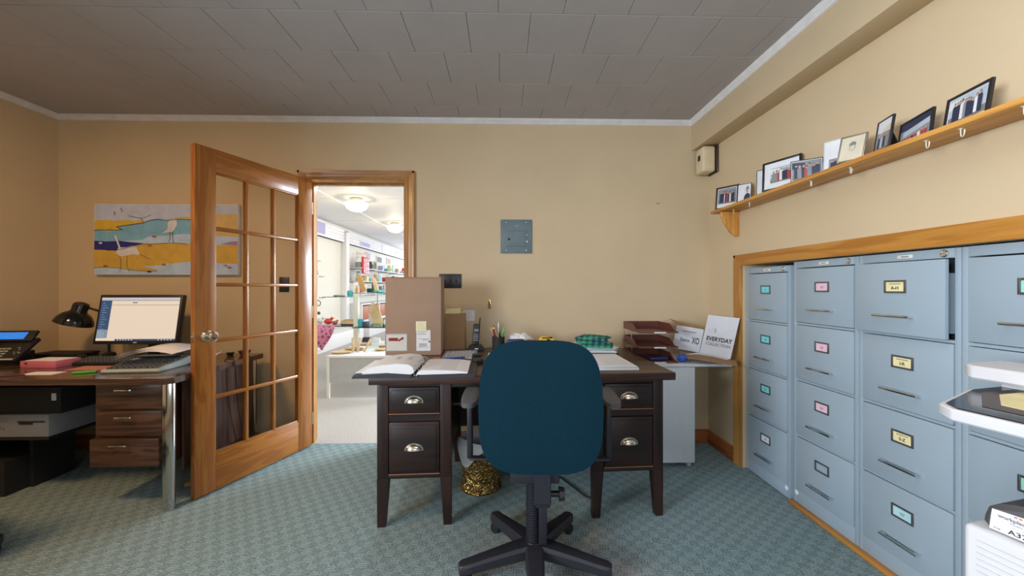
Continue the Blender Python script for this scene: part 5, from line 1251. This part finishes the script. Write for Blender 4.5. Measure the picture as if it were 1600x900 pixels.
def frame(name, label, p0, p1, h, mat_f, border, kinds, lean=8, matw=0.0, matmat='p_white', roll=0, easel=True, thick=0.010, cap=0.0):
    """picture frame standing on the shelf from viewer-left p0 to viewer-right p1"""
    dx, dy = p1[0]-p0[0], p1[1]-p0[1]; w = math.hypot(dx, dy)
    t = thing(name, label, 'picture frame', (p0[0], p0[1], SZ+0.0004), math.atan2(dy, dx), 'framed photographs on the pine shelf')
    th = thick
    q = Matrix.Rotation(R(-lean), 4, 'X') @ Matrix.Rotation(R(roll), 4, 'Y')
    low = min((q @ Vector(c)).z for c in ((0, 0, 0), (w, 0, 0), (0, th, 0), (w, th, 0))); q = Matrix.Translation((0, 0, -low)) @ q
    m = MB(); b = border
    m.box(0, b, 0, th, 0, h, 0.0015, mat=q).box(w-b, w, 0, th, 0, h, 0.0015, mat=q).box(b, w-b, 0, th, 0, b, 0.0015, mat=q).box(b, w-b, 0, th, h-b, h, 0.0015, mat=q)
    m.build('moulding', mat_f, t)
    MB().box(b, w-b, 0.004, th-0.001, b, h-b, mat=q).build('mount', matmat, t)
    iw, ih = w-2*b-2*matw, h-2*b-2*matw
    if len(kinds) == 1: photo(kinds[0], iw, ih-cap, len(label), t, b+matw, b+matw+cap, 0.0038, q)
    else:
        n = len(kinds)
        for i, kd in enumerate(kinds): photo(kd, iw, ih/n*0.82, len(label)+i, t, b+matw, b+matw+i*ih/n, 0.0038, q)
    if easel:
        a = q @ Vector((w/2, th, h*0.78)); e = Vector((w/2, th+0.045, 0.0012))
        MB().quad(a+Vector((-0.012, 0, 0)), a+Vector((0.012, 0, 0)), e+Vector((0.018, 0, 0)), e+Vector((-0.018, 0, 0)), 0.002).build('easel_back', 'blackmatt', t)
    return t
frame('picture_frame', 'dark brown landscape frame at the far left end of the pine shelf', (1.452, 2.560), (1.540, 2.445), 0.158, 'framebrown', 0.012, ['group'], cap=0.022, matw=0.004, easel=False)
frame('picture_frame', 'small white-mounted photo of a man in a hat, beside the far left frame', (1.480, 2.360), (1.530, 2.300), 0.125, 'frameblack', 0.003, ['man'], matw=0.004, easel=False)
frame('picture_frame', 'thin-edged white photo mostly hidden behind the large white-matted frame', (1.478, 2.175), (1.545, 2.115), 0.160, 'frameblack', 0.003, ['man'], matw=0.02, easel=False)
frame('picture_frame', 'large black frame with a wide white mat and a group photo', (1.446, 2.080), (1.538, 1.915), 0.166, 'frameblack', 0.011, ['group'], matw=0.030, lean=7, roll=-2, easel=False, thick=0.016)
frame('picture_frame', 'thin black framed group photo leaning against the large white-matted frame', (1.446, 1.868), (1.548, 1.790), 0.108, 'frameblack', 0.003, ['group'], matw=0.003, easel=False)
frame('picture_frame', 'white portrait collage frame behind the silver framed drawing', (1.500, 1.738), (1.556, 1.640), 0.152, 'p_white', 0.004, ['group', 'man'], matw=0.016, easel=False, lean=5)
frame('picture_frame', 'silver frame with a sepia portrait drawing', (1.450, 1.612), (1.480, 1.520), 0.112, 'silver', 0.006, ['drawing'], matw=0.008, matmat='p_sepia', roll=5, easel=False)
frame('picture_frame', 'narrow upright black frame with a street photo', (1.470, 1.470), (1.444, 1.385), 0.122, 'frameblack', 0.004, ['street'], matw=0.002)
frame('picture_frame', 'low black landscape frame with a crowd photo', (1.515, 1.420), (1.478, 1.276), 0.094, 'frameblack', 0.006, ['parade'], roll=-2)
frame('picture_frame', 'black landscape frame with a thin mat, farthest right on the shelf', (1.500, 1.258), (1.466, 1.112), 0.108, 'frameblack', 0.009, ['group'], matw=0.004)
tag(MB().sphere((1.500, 0.985, SZ+0.0204), 0.020, sc=(1, 1, 1), seg=14).build('pink_ornament', 'pinkcard'), 'small pink ornament at the right edge of the pine shelf', 'ornament')

# ================================================================== PHOTOCOPIER
PR = R(12)
pc = thing('photocopier', 'white office photocopier with a tilted dark touch panel at the right edge', 'photocopier', (1.030, 0.805, 0), PR)
# local x to the right (into the recess side), local y away from camera; body runs towards -y
MB().box(-0.030, 0.40, -0.50, 0.002, 0.0, 0.682, 0.012, seg=3).build('lower_body', 'white', pc)
m = MB()
for k in range(48): m.box(-0.0312, -0.029, -0.49, -0.02, 0.655-k*0.013, 0.6562-k*0.013)
m.build('side_ribs', 'inklight', pc)
MB().prism([(-0.38, 0.6825), (-0.018, 0.6825), (-0.021, 0.715), (-0.031, 0.736), (-0.073, 0.752), (-0.28, 0.770), (-0.38, 0.770)], -0.012, 0.36, 'X', bev=0.010).build('toner_cover', 'armgrey', pc)
lb = MB().prism([(-0.190, 0.6850), (-0.031, 0.6850), (-0.035, 0.7280), (-0.190, 0.7400)], -0.0132, -0.0122, 'X').build('service_label', 'paper', pc)
text('workplace', 0.0098, 'ink', lb, face_mat((-0.0136, -0.064, 0.7185), -PI/2), 'label_lettering', 0.0003)
text('ESSENTIALS', 0.0085, 'inklight', lb, face_mat((-0.0136, -0.116, 0.7190), -PI/2), 'label_lettering', 0.0001)
text('Printers & Copiers', 0.0052, 'ink', lb, face_mat((-0.0136, -0.080, 0.7105), -PI/2), 'label_lettering', 0.0)
text('Service & Consumables', 0.0048, 'inklight', lb, face_mat((-0.0136, -0.084, 0.7040), -PI/2), 'label_lettering', 0.0)
text('ID#', 0.0062, 'ink', lb, face_mat((-0.0136, -0.042, 0.6905), -PI/2), 'label_lettering', 0.0)
text('A3708', 0.0135, 'inkblack', lb, face_mat((-0.0136, -0.078, 0.6930), -PI/2), 'label_lettering', 0.0002, sx=1.15)
for k, c_ in enumerate(('pink', 'woodmid', 'yellownote', 'teal', 'key')):
    MB().box(-0.0138, -0.0132, -0.070-k*0.0065, -0.0655-k*0.0065, 0.7255, 0.7290).build('logo_square', c_, lb)
MB().box(0.10, 0.38, -0.50, -0.41, 0.682, 0.86, 0.01).build('rear_column', 'white', pc)
# control tray
TM = Matrix.Translation((-0.070, 0.018, 0.900)) @ Matrix.Rotation(R(0), 4, 'X')
def tray_outline(i):
    return [(0.0+i, -0.45), (0.46, -0.45), (0.46, 0.085-i), (0.26, 0.085-i), (0.035+i*.4, 0.020-i*0.9), (0.0+i, -0.018-i*.4)]
m = MB().prism(tray_outline(0), 0.004, 0.030, 'Z', mat=TM, bev=0.004); m.build('control_tray', 'white', pc)
MB().prism(tray_outline(0.012), 0.0302, 0.0325, 'Z', mat=TM).build('dark_bezel', 'blackgloss', pc)
MB().prism([(0.06, -0.40), (0.42, -0.40), (0.42, 0.045), (0.23, 0.045), (0.075, -0.03)], 0.0327, 0.0335, 'Z', mat=TM).build('bezel_rim', 'framebrown', pc)
MB().prism([(0.085, -0.36), (0.40, -0.36), (0.40, 0.020), (0.24, 0.020), (0.125, -0.035)], 0.0337, 0.0345, 'Z', mat=TM).build('touch_screen', 'yellowcard', pc)
MB().prism([(0.30, -0.48), (0.48, -0.48), (0.48, 0.13), (0.34, 0.13), (0.30, 0.10)], 0.050, 0.086, 'Z', mat=TM, bev=0.006).build('scanner_lid', 'white', pc)
MB().prism([(0.36, -0.44), (0.46, -0.44), (0.46, 0.07), (0.36, 0.07)], 0.033, 0.050, 'Z', mat=TM).build('scanner_hinge', 'inklight', pc)
m = MB().box(0.10, 0.38, -0.45, -0.41, 0.86, 0.904); m.build('neck', 'white', pc)

# ================================================================== THE SHOP BEYOND THE DOOR
SXL, SYF, SZC = -3.86, 15.0, 2.64
struct('floor_shop', MB().box(SXL-0.1, 2.6, YB+0.036, SYF, -0.05, 0.0), 'shopfloor', 'speckled shop floor')
m = MB().box(SXL-0.1, 2.6, YB+T, SYF, SZC, SZC+0.08)
for y in (4.2, 6.2, 8.2, 10.2, 12.2): m.box(SXL, 2.6, y-0.03, y+0.03, SZC-0.006, SZC)
m.box(-2.80, -2.74, YB+T, SYF, SZC-0.012, SZC); struct('ceiling_shop', m, 'shopwhite', 'white panelled shop ceiling')
struct('wall_shop_left', MB().box(SXL-0.1, SXL, YB+T, SYF, 0, SZC), 'shopcream')
struct('wall_shop_right', MB().box(2.6, 2.7, YB+T, SYF, 0, SZC), 'shopcream')
struct('wall_shop_far', MB().box(SXL-0.1, 2.7, SYF, SYF+0.1, 0, SZC), 'shopcream')
struct('wall_shop_near', MB().box(SXL-0.1, XL-T-0.001, YB, YB+T, 0, SZC).box(XR+T+0.001, 2.7, YB, YB+T, 0, SZC).box(XL-T, XR+T, YB+0.02, YB+T, ZC+0.001, SZC), 'shopcream')
struct('trim_pillar', MB().box(SXL, SXL+0.14, 9.02, 9.20, 0, SZC-0.12, 0.004), 'shopwhite', 'white pillar between the two display bays')
def header(label, y0, y1):
    t = thing('display_header', label, 'display header', (SXL, y0, 2.27), 0, 'slatted headers above the shop displays')
    L_ = y1-y0; m = MB()
    for k in range(4): m.box(0.001, 0.10, 0, L_, k*0.075, k*0.075+0.068, 0.003)
    m.box(0.001, 0.085, 0, L_, 0, 0.295)
    m.build('slats', 'shopwhite', t)
header('white slatted display header nearest the doorway in the shop', 5.2, 9.00)
header('long white slatted display header beyond the pillar in the shop', 9.24, 14.6)
for (y, mt_, lab, wd, hh) in ((7.50, 'lilac', 'lilac sign hanging on the nearest slatted header', 0.55, 0.30), (9.95, 'lilac', 'grey-lilac sign hanging on the header beyond the pillar', 0.75, 0.17), (11.75, 'shopwhite', 'white sign hanging in the middle of the far header', 0.35, 0.24), (13.3, 'shopwhite', 'farthest white sign on the far header', 0.35, 0.22)):
    t = thing('hanging_sign', lab, 'sign', (SXL+0.104, y, 2.28), 0, 'signs on the slatted headers')
    MB().box(0, 0.006, 0, wd, 0, hh, 0.001).build('board', 'shopwhite', t); MB().box(0.0062, 0.0068, 0.03, wd-0.03, 0.03, hh-0.03).build('printed_face', mt_, t)
for (x, y, lab, pw_) in ((-2.38, 6.16, 'nearer lit white globe ceiling light in the shop', 9), (-2.42, 8.48, 'farther lit white globe ceiling light in the shop', 9), (-1.05, 3.95, 'added globe ceiling light just inside the shop, out of view above the doorway', 42)):  # third globe is added out of view to light the office carpet through the door
    t = thing('ceiling_light', lab, 'ceiling light', (x, y, SZC), 0, 'schoolhouse globe lights in the shop')
    MB().lathe([(0, -0.001), (0.10, -0.001), (0.105, -0.012), (0.085, -0.022), (0.06, -0.04), (0, -0.04)], 28).build('fitter', 'silver', t)
    MB().lathe([(0.07, -0.040), (0.13, -0.055), (0.176, -0.075), (0.184, -0.095), (0.172, -0.125), (0.150, -0.165), (0.10, -0.195), (0.05, -0.208), (0, -0.211)], 36).build('glass_globe', 'globe', t)
    d = bpy.data.lights.new('globe_bulb', 'POINT'); d.energy = pw_; d.color = (1, 0.80, 0.50) if pw_ < 20 else (0.88, 0.93, 1.0); d.shadow_soft_size = 0.05
    o = bpy.data.objects.new('globe_bulb', d); C.objects.link(o); o.parent = t; o.location = (0, 0, -0.27)
# left bay glass shelves with ornaments
k = 0
for (z, yy, lab, wid) in ((1.735, 7.50, 'highest white corner shelf on the cream shop wall', 0.34), (1.405, 7.50, 'middle glass corner shelf on the cream shop wall', 0.40), (0.985, 7.50, 'lowest glass corner shelf on the cream shop wall', 0.46)):
    t = thing('wall_shelf', lab, 'shelf', (SXL+0.0005, yy, z), 0, 'corner shelves on the cream shop wall')
    MB().prism([(0, -1.2), (wid*0.35, -1.2), (wid*0.8, -0.6), (wid*0.6, 0.2), (0, 0.45)], 0, 0.022, 'Z').build('shelf_board', 'shopwhite' if k == 0 else 'shopglass', t); k += 1
def vase(name, label, loc, r, h, mat, cat='vase', group='ornaments on the corner shelves'):
    o = MB().lathe([(0, 0), (r*0.6, 0), (r, h*0.35), (r*0.75, h*0.65), (r*0.35, h*0.85), (r*0.45, h), (r*0.38, h), (0, h*0.9)], 18).build(name, mat); o.location = loc; tag(o, label, cat, group); return o
vase('ceramic_vase', 'cream jug with brown handle on the middle glass corner shelf', (SXL+0.20, 7.42, 1.4275), 0.06, 0.15, 'woodlight')
vase('ceramic_vase', 'orange-pink pot at the doorway end of the middle corner shelf', (SXL+0.10, 7.12, 1.4275), 0.08, 0.12, 'salmon')
vase('ceramic_vase', 'pale yellow vase behind the curled black hook stand', (SXL+0.16, 7.30, 0.985+0.0225), 0.07, 0.24, 'yellowcard')
vase('ceramic_vase', 'small dark ornament on the highest white corner shelf', (SXL+0.08, 7.25, 1.7575), 0.045, 0.10, 'key')
# glass-topped display with scarf
gd = thing('glass_display_table', 'glass-topped display table draped with a pink scarf just inside the shop', 'display table', (-3.05, 4.95, 0), 0)
MB().box(0, 1.15, 0, 0.55, 0.685, 0.697).build('glass_top', 'shopglass', gd)
MB().box(0.02, 0.06, 0.02, 0.50, 0, 0.684).build('left_panel', 'shopwhite', gd)
MB().box(0.06, 0.42, 0.46, 0.50, 0.34, 0.684).box(0.06, 0.44, 0.10, 0.50, 0.28, 0.30).build('back_panel', 'shopcream', gd)
sc_ = thing('scarf', 'pink patterned scarf hanging in a point over the glass table edge', 'scarf', (-2.53, 4.945, 0.698))
m = MB(); n = 16; vs = []
for i in range(n+1):
    x = i/n*0.34; dz = 0.30*(1-abs(i/n-0.52)/0.52)**0.9 if i/n < 1 else 0
    for (y, z) in ((0.16, 0.001), (-0.006, 0.002), (-0.012-0.006*math.sin(i*1.3), -0.02-dz*0.4), (-0.014-0.010*math.sin(i*1.3+1), -0.03-dz)): vs.append((x, y, z))
m._add(vs, [[4*i+j, 4*i+j+4, 4*i+j+5, 4*i+j+1] for i in range(n) for j in range(3)]); o = m.build('cloth', 'scarf', sc_, smooth=60)
so = o.modifiers.new('thickness', 'SOLIDIFY'); so.thickness = 0.002
hs2 = thing('hook_stand', 'curled black wire hook stand on the glass display table', 'stand', (-2.595, 5.20, 0.6975))
pth = [Vector((0, 0, 0.002)), Vector((0, 0, 0.20)), Vector((0.005, 0, 0.28)), Vector((0.04, 0, 0.325)), Vector((0.085, 0, 0.315)), Vector((0.10, 0, 0.28)), Vector((0.08, 0, 0.25)), Vector((0.055, 0, 0.26)), Vector((0.055, 0, 0.28))]
MB().tube(smooth_path(pth), 0.005, 8).lathe([(0, 0), (0.05, 0), (0.05, 0.006), (0, 0.008)], 18).build('wire', 'black', hs2)
MB().sphere((0.075, 0, 0.15), 0.022, seg=12).build('hanging_charm', 'key', hs2)
def critter(label, x, y, mat, s=1.0):
    t = thing('bird_figurine', label, 'figurine', (x, y, 0.6975), R(random.uniform(-30, 30)), 'figurines on the glass display table')
    MB().sphere((0, 0, 0.035*s), 0.035*s, sc=(1.3, 0.9, 1.0), seg=14).sphere((0.04*s, 0, 0.068*s), 0.018*s, seg=12).build('body', mat, t)
    MB().cyl((0.055*s, 0, 0.068*s), (0.078*s, 0, 0.066*s), 0.006*s, 0.001, seg=8).build('beak', 'yellow', t)
critter('larger red bird figurine on the glass display table', -2.37, 5.15, 'redglaze', 1.2); critter('white bird figurine beside the black hook stand', -2.52, 5.25, 'shopwhite', 1.2); critter('small dark red bird figurine right of the larger red one', -2.26, 5.10, 'woodred', 0.8)
wbx = thing('wooden_tray', 'light wooden tray box at the right end of the glass display table', 'tray', (-2.16, 5.05, 0.6975), 0)
MB().box(0, 0.20, 0, 0.18, 0, 0.012).box(0, 0.20, 0, 0.012, 0, 0.06).box(0, 0.20, 0.168, 0.18, 0, 0.06).box(0, 0.012, 0.012, 0.168, 0, 0.06).box(0.188, 0.20, 0.012, 0.168, 0, 0.06).build('tray', 'woodlight', wbx)
MB().box(0.02, 0.18, 0.02, 0.16, 0.0125, 0.07, 0.01).build('soap_blocks', 'woodmid', wbx)
blb = thing('blue_bag', 'dark blue bag on the low white shelf under the pink scarf', 'bag', (-2.92, 5.20, 0.3005), 0)
MB().box(0.0, 0.20, -0.05, 0.10, 0, 0.19, 0.03, seg=3).build('bag', 'navy', blb)
MB().tube([(0.05, 0.02, 0.185), (0.06, 0.02, 0.25), (0.14, 0.02, 0.25), (0.15, 0.02, 0.185)], 0.006, 6).build('handle', 'navy', blb)
# low gondola base along the wall
struct('trim_plinth', MB().box(SXL+0.001, SXL+0.55, 5.4, 9.0, 0.0, 0.28, 0.006), 'shopwhite', 'low white plinth along the shop wall')
# white table with wooden wares
wt = thing('display_table', 'low white shop table covered with wooden kitchenware', 'table', (-1.905, 4.10, 0), R(1.28))
MB().box(0, 1.02, 0, 1.15, 0.435, 0.460, 0.003).build('table_top', 'shopwhite', wt)
MB().box(0.025, 1.00, 0.012, 0.030, 0.17, 0.434).build('front_panel', 'shopgrey', wt)
for (x, y) in ((0.0, 0.0), (0.99, 0.0), (0.0, 1.12), (0.99, 1.12)): MB().box(x+0.002, x+0.028, y+0.002, y+0.028, 0, 0.434).build('leg', 'shopwhite', wt)
TZ = 0.4605
def dish(label, x, y, a, b, mat, rot=0):
    o = MB().lathe([(0, 0), (a*0.6, 0), (a, 0.022), (a*0.94, 0.024), (a*0.55, 0.006), (0, 0.006)], 22, sy=b/a).build('wooden_dish', mat); o.location = (x, y, TZ); o.rotation_euler = (0, 0, rot); tag(o, label, 'dish', 'wooden dishes on the white shop table')
dish('large oval wooden dish at the front left of the white shop table', -1.810, 4.24, 0.12, 0.07, 'woodlight', 0.2)
dish('oval wooden dish behind the front left one on the white shop table', -1.750, 4.46, 0.13, 0.07, 'woodmid', -0.2)
dish('round pale dish behind the foot of the glass tower on the shop table', -1.780, 4.86, 0.10, 0.09, 'woodlight')
dish('dark rimmed wooden dish right of the shelf post on the white shop table', -1.400, 4.44, 0.11, 0.07, 'woodlight', 0.3)
dish('small wooden dish at the right of the white shop table', -1.440, 4.66, 0.10, 0.06, 'woodmid', 0.3)
for i_, (x, a_) in enumerate(((-1.70, 4), (-1.65, -3), (-1.58, -16))):
    mt2 = Matrix.Translation((x, 4.30, TZ)) @ Matrix.Rotation(R(-a_*1.5), 4, 'Y') @ Matrix.Rotation(R(-12), 4, 'X')
    o = MB().box(-0.014, 0.014, -0.004, 0.004, 0.007, 0.17, 0.003).build('wooden_spatula', 'woodlight'); o.matrix_world = mt2
    tag(o, ['leftmost wooden spatula leaning on the shelf post', 'middle wooden spatula leaning on the shelf post', 'wooden spatula leaning far right at the shelf post'][i_], 'spatula', 'wooden spatulas on the white shop table')
tag(MB().box(-1.45, -1.25, 4.80, 5.02, TZ, TZ+0.03, 0.004).build('cutting_board', 'woodlight'), 'light wooden board at the back right of the white shop table', 'cutting board')
# glass tower standing on the table
tw = thing('display_tower', 'white shop display tower with staggered glass shelves on the low table', 'display stand', (-1.785, 4.62, TZ), 0)
MB().box(-0.028, 0.028, -0.028, 0.028, 0, 0.80, 0.003).build('post', 'paper2', tw)
MB().box(-0.10, 0.10, -0.10, 0.10, 0, 0.012).build('foot', 'shopwhite', tw)
sh_z = (0.290, 0.640, 0.700)
MB().box(0.030, 0.42, -0.22, 0.22, 0.265, 0.273).build('glass_shelf', 'shopglass', tw)
MB().box(-0.32, -0.030, -0.20, 0.20, 0.620, 0.628).build('glass_shelf', 'shopglass', tw)
MB().box(0.030, 0.42, -0.22, 0.22, 0.665, 0.673).build('glass_shelf', 'shopglass', tw)
for x in (0.18, 0.30): MB().box(x, x+0.012, 0.20, 0.212, 0.274, 0.664).build('back_rod', 'silver', tw)
def board(label, x, y, z, w_, h_, mat, tilt, group='cutting boards on the glass tower'):
    o = MB().prism([(-w_/2, 0), (w_/2, 0), (w_/2, h_*0.85), (w_*0.2, h_*0.9), (w_*0.15, h_), (-w_*0.15, h_), (-w_*0.2, h_*0.9), (-w_/2, h_*0.85)], -0.008, 0.008, 'Y', bev=0.002).build('cutting_board', mat)
    lo = w_/2*abs(math.sin(R(tilt)))+0.003
    o.location = (x, y, z+lo); o.rotation_euler = (R(-6), R(tilt), 0); tag(o, label, 'cutting board', group)
board('brown wooden board leaning on the upper glass shelf of the tower', -1.685, 4.60, TZ+0.673, 0.06, 0.24, 'woodmid', -22)
board('narrow pale board right of the brown one on the upper glass shelf', -1.545, 4.66, TZ+0.673, 0.045, 0.20, 'woodlight', -20)
board('wide tan board leaning on the lower glass shelf of the tower', -1.505, 4.58, TZ+0.273, 0.12, 0.27, 'woodlight', -18)
def potj(name, label, x, y, z, r, h, mat, cat='pot'):
    o = MB().lathe([(0, 0), (r*0.8, 0), (r, h*0.5), (r*0.85, h), (r*0.75, h), (0, h*0.5)], 20).build(name, mat); o.location = (x, y, z); tag(o, label, cat)
potj('teal_pot', 'round teal pot on the left glass shelf of the tower', -1.855, 4.60, TZ+0.628, 0.035, 0.07, 'teal')
potj('teal_bowl', 'low dark teal bowl on the upper glass shelf of the tower', -1.465, 4.50, TZ+0.673, 0.055, 0.028, 'teal', 'bowl')
potj('metal_dish', 'flat dark metal dish on the left glass shelf of the tower', -1.985, 4.60, TZ+0.628, 0.07, 0.018, 'silver', 'dish')
potj('mug', 'teal and white mug on the lower glass shelf beside the post', -1.705, 4.55, TZ+0.273, 0.038, 0.085, 'teal', 'mug')
potj('jar', 'white jar behind the teal mug on the lower glass shelf', -1.615, 4.70, TZ+0.273, 0.05, 0.15, 'shopwhite', 'jar')
tag(MB().box(-1.565, -1.385, 4.44, 4.56, TZ+0.2735, TZ+0.2935).box(-1.555, -1.395, 4.45, 4.55, TZ+0.294, TZ+0.310).build('glass_plates', 'shopglass'), 'stacked green glass plates on the lower glass shelf of the tower', 'plates')
tag(MB().box(-1.645, -1.585, 4.42, 4.50, TZ+0.2735, TZ+0.335, 0.004).build('dark_box', 'p_navy'), 'small dark box on the lower glass shelf of the tower', 'box')

# small wares on the glass tower and the low table
for i_, (nm, lb, x, y, z, r, h, mt_) in enumerate((
    ('bottle', 'small amber bottle farthest left on the upper glass shelf of the tower', -1.735, 4.50, 0.673, 0.016, 0.085, 'woodmid'),
    ('bottle', 'small green bottle beside the amber one on the upper glass shelf', -1.60, 4.72, 0.673, 0.014, 0.11, 'green'),
    ('bottle', 'tall black bottle at the back of the upper glass shelf', -1.64, 4.78, 0.673, 0.017, 0.20, 'key'),
    ('bottle', 'white bottle at the right of the upper glass shelf', -1.41, 4.56, 0.673, 0.018, 0.12, 'shopwhite'),
    ('bottle', 'pink bottle at the right back of the upper glass shelf', -1.44, 4.74, 0.673, 0.016, 0.10, 'pinkcard'),
    ('candle', 'pale candle beside the dark box on the lower glass shelf', -1.52, 4.70, 0.273, 0.022, 0.10, 'yellowcard'),
    ('candle', 'turquoise candle at the right of the lower glass shelf', -1.40, 4.74, 0.273, 0.022, 0.13, 'cyan'))):
    o = MB().lathe([(0, 0), (r, 0.002), (r, h*0.62), (r*0.45, h*0.78), (r*0.45, h), (0, h)], 14).build(nm, mt_); o.location = (x, y, TZ+z); tag(o, lb, nm, 'small wares on the glass tower')
for i_, (x, y, c_, lb) in enumerate(((-1.83, 5.08, 'p_navy', 'small dark folded card at the back left of the low shop table'), (-1.70, 5.08, 'shopwhite', 'white folded card at the back of the low shop table'), (-1.50, 4.98, 'p_sky', 'pale blue folded card behind the glass tower on the low table'))):
    tag(MB().prism([(-0.03, 0), (0.03, 0), (0.004, 0.07), (-0.004, 0.07)], -0.05, 0.05, 'Y', mat=Matrix.Translation((x, y, TZ+0.0003)) @ Matrix.Rotation(PI/2, 4, 'Z')).build('folded_card', c_), lb, 'card', 'folded cards on the low shop table')
fr2 = thing('framed_card', 'black and white framed card leaning on the far side of the lower glass shelf', 'framed card', (-1.46, 4.60, TZ+0.2735), R(5))
MB().box(0, 0.07, 0, 0.008, 0, 0.09, 0.001).build('moulding', 'frameblack', fr2); MB().box(0.010, 0.060, -0.001, -0.0001, 0.012, 0.078).build('picture', 'p_white', fr2)
for (y, z, w_, h_, c_, lb) in ((10.0, 1.98, 0.40, 0.22, 'woodlight', 'tan print hanging high beyond the red tote bag'), (10.7, 2.0, 0.30, 0.24, 'p_grey', 'grey print hanging high in the far shop bay'), (11.5, 1.98, 0.50, 0.22, 'key', 'dark print hanging high in the far shop bay'), (12.5, 2.0, 0.45, 0.22, 'woodmid', 'brown print hanging high in the far shop bay')):
    t = thing('wall_print', lb, 'print', (SXL+0.0005, y, z-0.03), 0, 'prints hanging high in the far shop bay')
    MB().box(0, 0.02, 0, w_, 0, h_, 0.002).build('frame', 'shopwhite', t); MB().box(0.0202, 0.0212, 0.03, w_-0.03, 0.03, h_-0.03).build('picture', c_, t)
# goods on the far wall bay
def cubby(label, y0, y1, z0, z1, n, group='brown drawer cubbies along the far shop wall'):
    t = thing('cubby_unit', label, 'cubby unit', (SXL+0.0005, y0, z0), 0, group)
    L_ = y1-y0; h = z1-z0; dp = 0.40; m = MB().box(0, dp, 0, L_, 0, 0.03).box(0, dp, 0, L_, h-0.03, h).box(0, 0.02, 0, L_, 0.03, h-0.03)
    for i in range(n+1): m.box(0.02, dp, i*(L_-0.04)/n, i*(L_-0.04)/n+0.04, 0.03, h-0.03)
    m.build('shelving', 'shopwhite', t)
    for i in range(n):
        a_ = i*(L_-0.04)/n+0.05; b_ = (i+1)*(L_-0.04)/n-0.01
        MB().box(0.05, dp-0.03, a_, b_, 0.032, h*0.86, 0.005).build('drawer_basket', 'woodred', t)
cubby('white cubby unit with brown baskets beyond the pillar', 9.3, 11.3, 0.36, 0.80, 3)
cubby('farther white cubby unit with brown baskets', 11.4, 14.0, 0.36, 0.80, 4)
struct('trim_plinth_far', MB().box(SXL+0.001, SXL+0.60, 9.24, 14.6, 0, 0.355, 0.005), 'shopwhite')
cols = ['redglaze', 'pinkcard', 'key', 'teal', 'woodlight', 'shopwhite', 'p_grey', 'woodmid', 'yellowcard', 'p_sky', 'greenplaid', 'salmon', 'lilac', 'cyan']
for si, (z, y0, y1) in enumerate(((1.02, 9.35, 14.2), (1.35, 9.35, 14.2), (1.68, 9.35, 14.2))):
    t = thing('wall_shelf', ['lowest glass shelf of gifts along the far shop wall', 'middle glass shelf of gifts along the far shop wall', 'highest glass shelf of gifts along the far shop wall'][si], 'shelf', (SXL+0.0005, y0, z), 0, 'glass gift shelves along the far shop wall')
    MB().box(0, 0.34, 0, y1-y0, 0, 0.016).build('shelf_board', 'shopwhite', t)
    for by in range(0, 5): MB().box(0, 0.30, by*1.1+0.1, by*1.1+0.115, -0.03, -0.0005).build('bracket', 'silver', t)
rg_ = random.Random(3)
cn = {'redglaze': 'red', 'pinkcard': 'pink', 'key': 'black', 'teal': 'teal', 'woodlight': 'pale wooden', 'shopwhite': 'white', 'p_grey': 'grey', 'woodmid': 'brown', 'yellowcard': 'cream', 'p_sky': 'pale blue', 'greenplaid': 'green', 'salmon': 'salmon', 'lilac': 'lilac', 'cyan': 'turquoise'}
sn_ = ['lowest', 'middle', 'highest']
for si, z in enumerate((1.02, 1.35, 1.68)):
    for i in range(11):
        y = 9.5+i*0.42+rg_.uniform(-.05, .05); c_ = cols[(i*5+si*3) % len(cols)]; x = SXL+0.24
        g = 'gifts on the %s glass shelf' % sn_[si]
        kind = (i+si) % 4
        if kind == 0:
            o = MB().lathe([(0, 0), (0.05, 0), (0.085, 0.09), (0.045, 0.18), (0.055, 0.21), (0, 0.20)], 14).build('gift_vase', c_); ct = 'vase'
        elif kind == 1:
            o = MB().box(-0.012, 0.012, -0.11, 0.11, 0, 0.24, 0.004).build('gift_card', c_); q = MB().box(0.0125, 0.0135, -0.08, 0.08, 0.04, 0.20).build('picture', cols[(i*3+1) % len(cols)], o); ct = 'framed card'
        elif kind == 2:
            o = MB().box(-0.07, 0.07, -0.08, 0.08, 0, 0.14, 0.01).build('gift_box', c_); q = MB().box(-0.071, 0.071, -0.012, 0.012, 0, 0.146).build('ribbon', 'shopwhite', o); ct = 'gift box'
        else:
            o = MB().lathe([(0, 0), (0.05, 0), (0.10, 0.07), (0.095, 0.075), (0.04, 0.015), (0, 0.012)], 16).build('gift_bowl', c_); ct = 'bowl'
        o.location = (x, y, z+0.0165)
        order = ['first', 'second', 'third', 'fourth', 'fifth', 'sixth', 'seventh', 'eighth', 'ninth', 'tenth', 'eleventh'][i]
        tag(o, '%s %s, %s from the pillar on the %s glass shelf' % (cn[c_], ct, order, sn_[si]), ct, g)
# hanging red quilted bag and black item
hb = thing('tote_bag', 'red and pink patterned tote bag hanging beside the pillar', 'bag', (SXL+0.02, 9.45, 1.55), 0)
MB().box(0.30, 0.36, 0, 0.42, 0, 0.42, 0.02).build('bag_body', 'redglaze', hb)
m = MB()
for i in range(3):
    for j in range(3): m.box(0.361, 0.366, 0.03+i*0.13, 0.12+i*0.13, 0.03+j*0.13, 0.12+j*0.13)
m.build('patches', 'pinkcard', hb)
MB().box(0.0, 0.34, 0.20, 0.21, 0.50, 0.51).tube([(0.33, 0.08, 0.41), (0.33, 0.15, 0.54), (0.33, 0.27, 0.54), (0.33, 0.34, 0.41)], 0.01, 6).build('handle', 'pinkcard', hb)
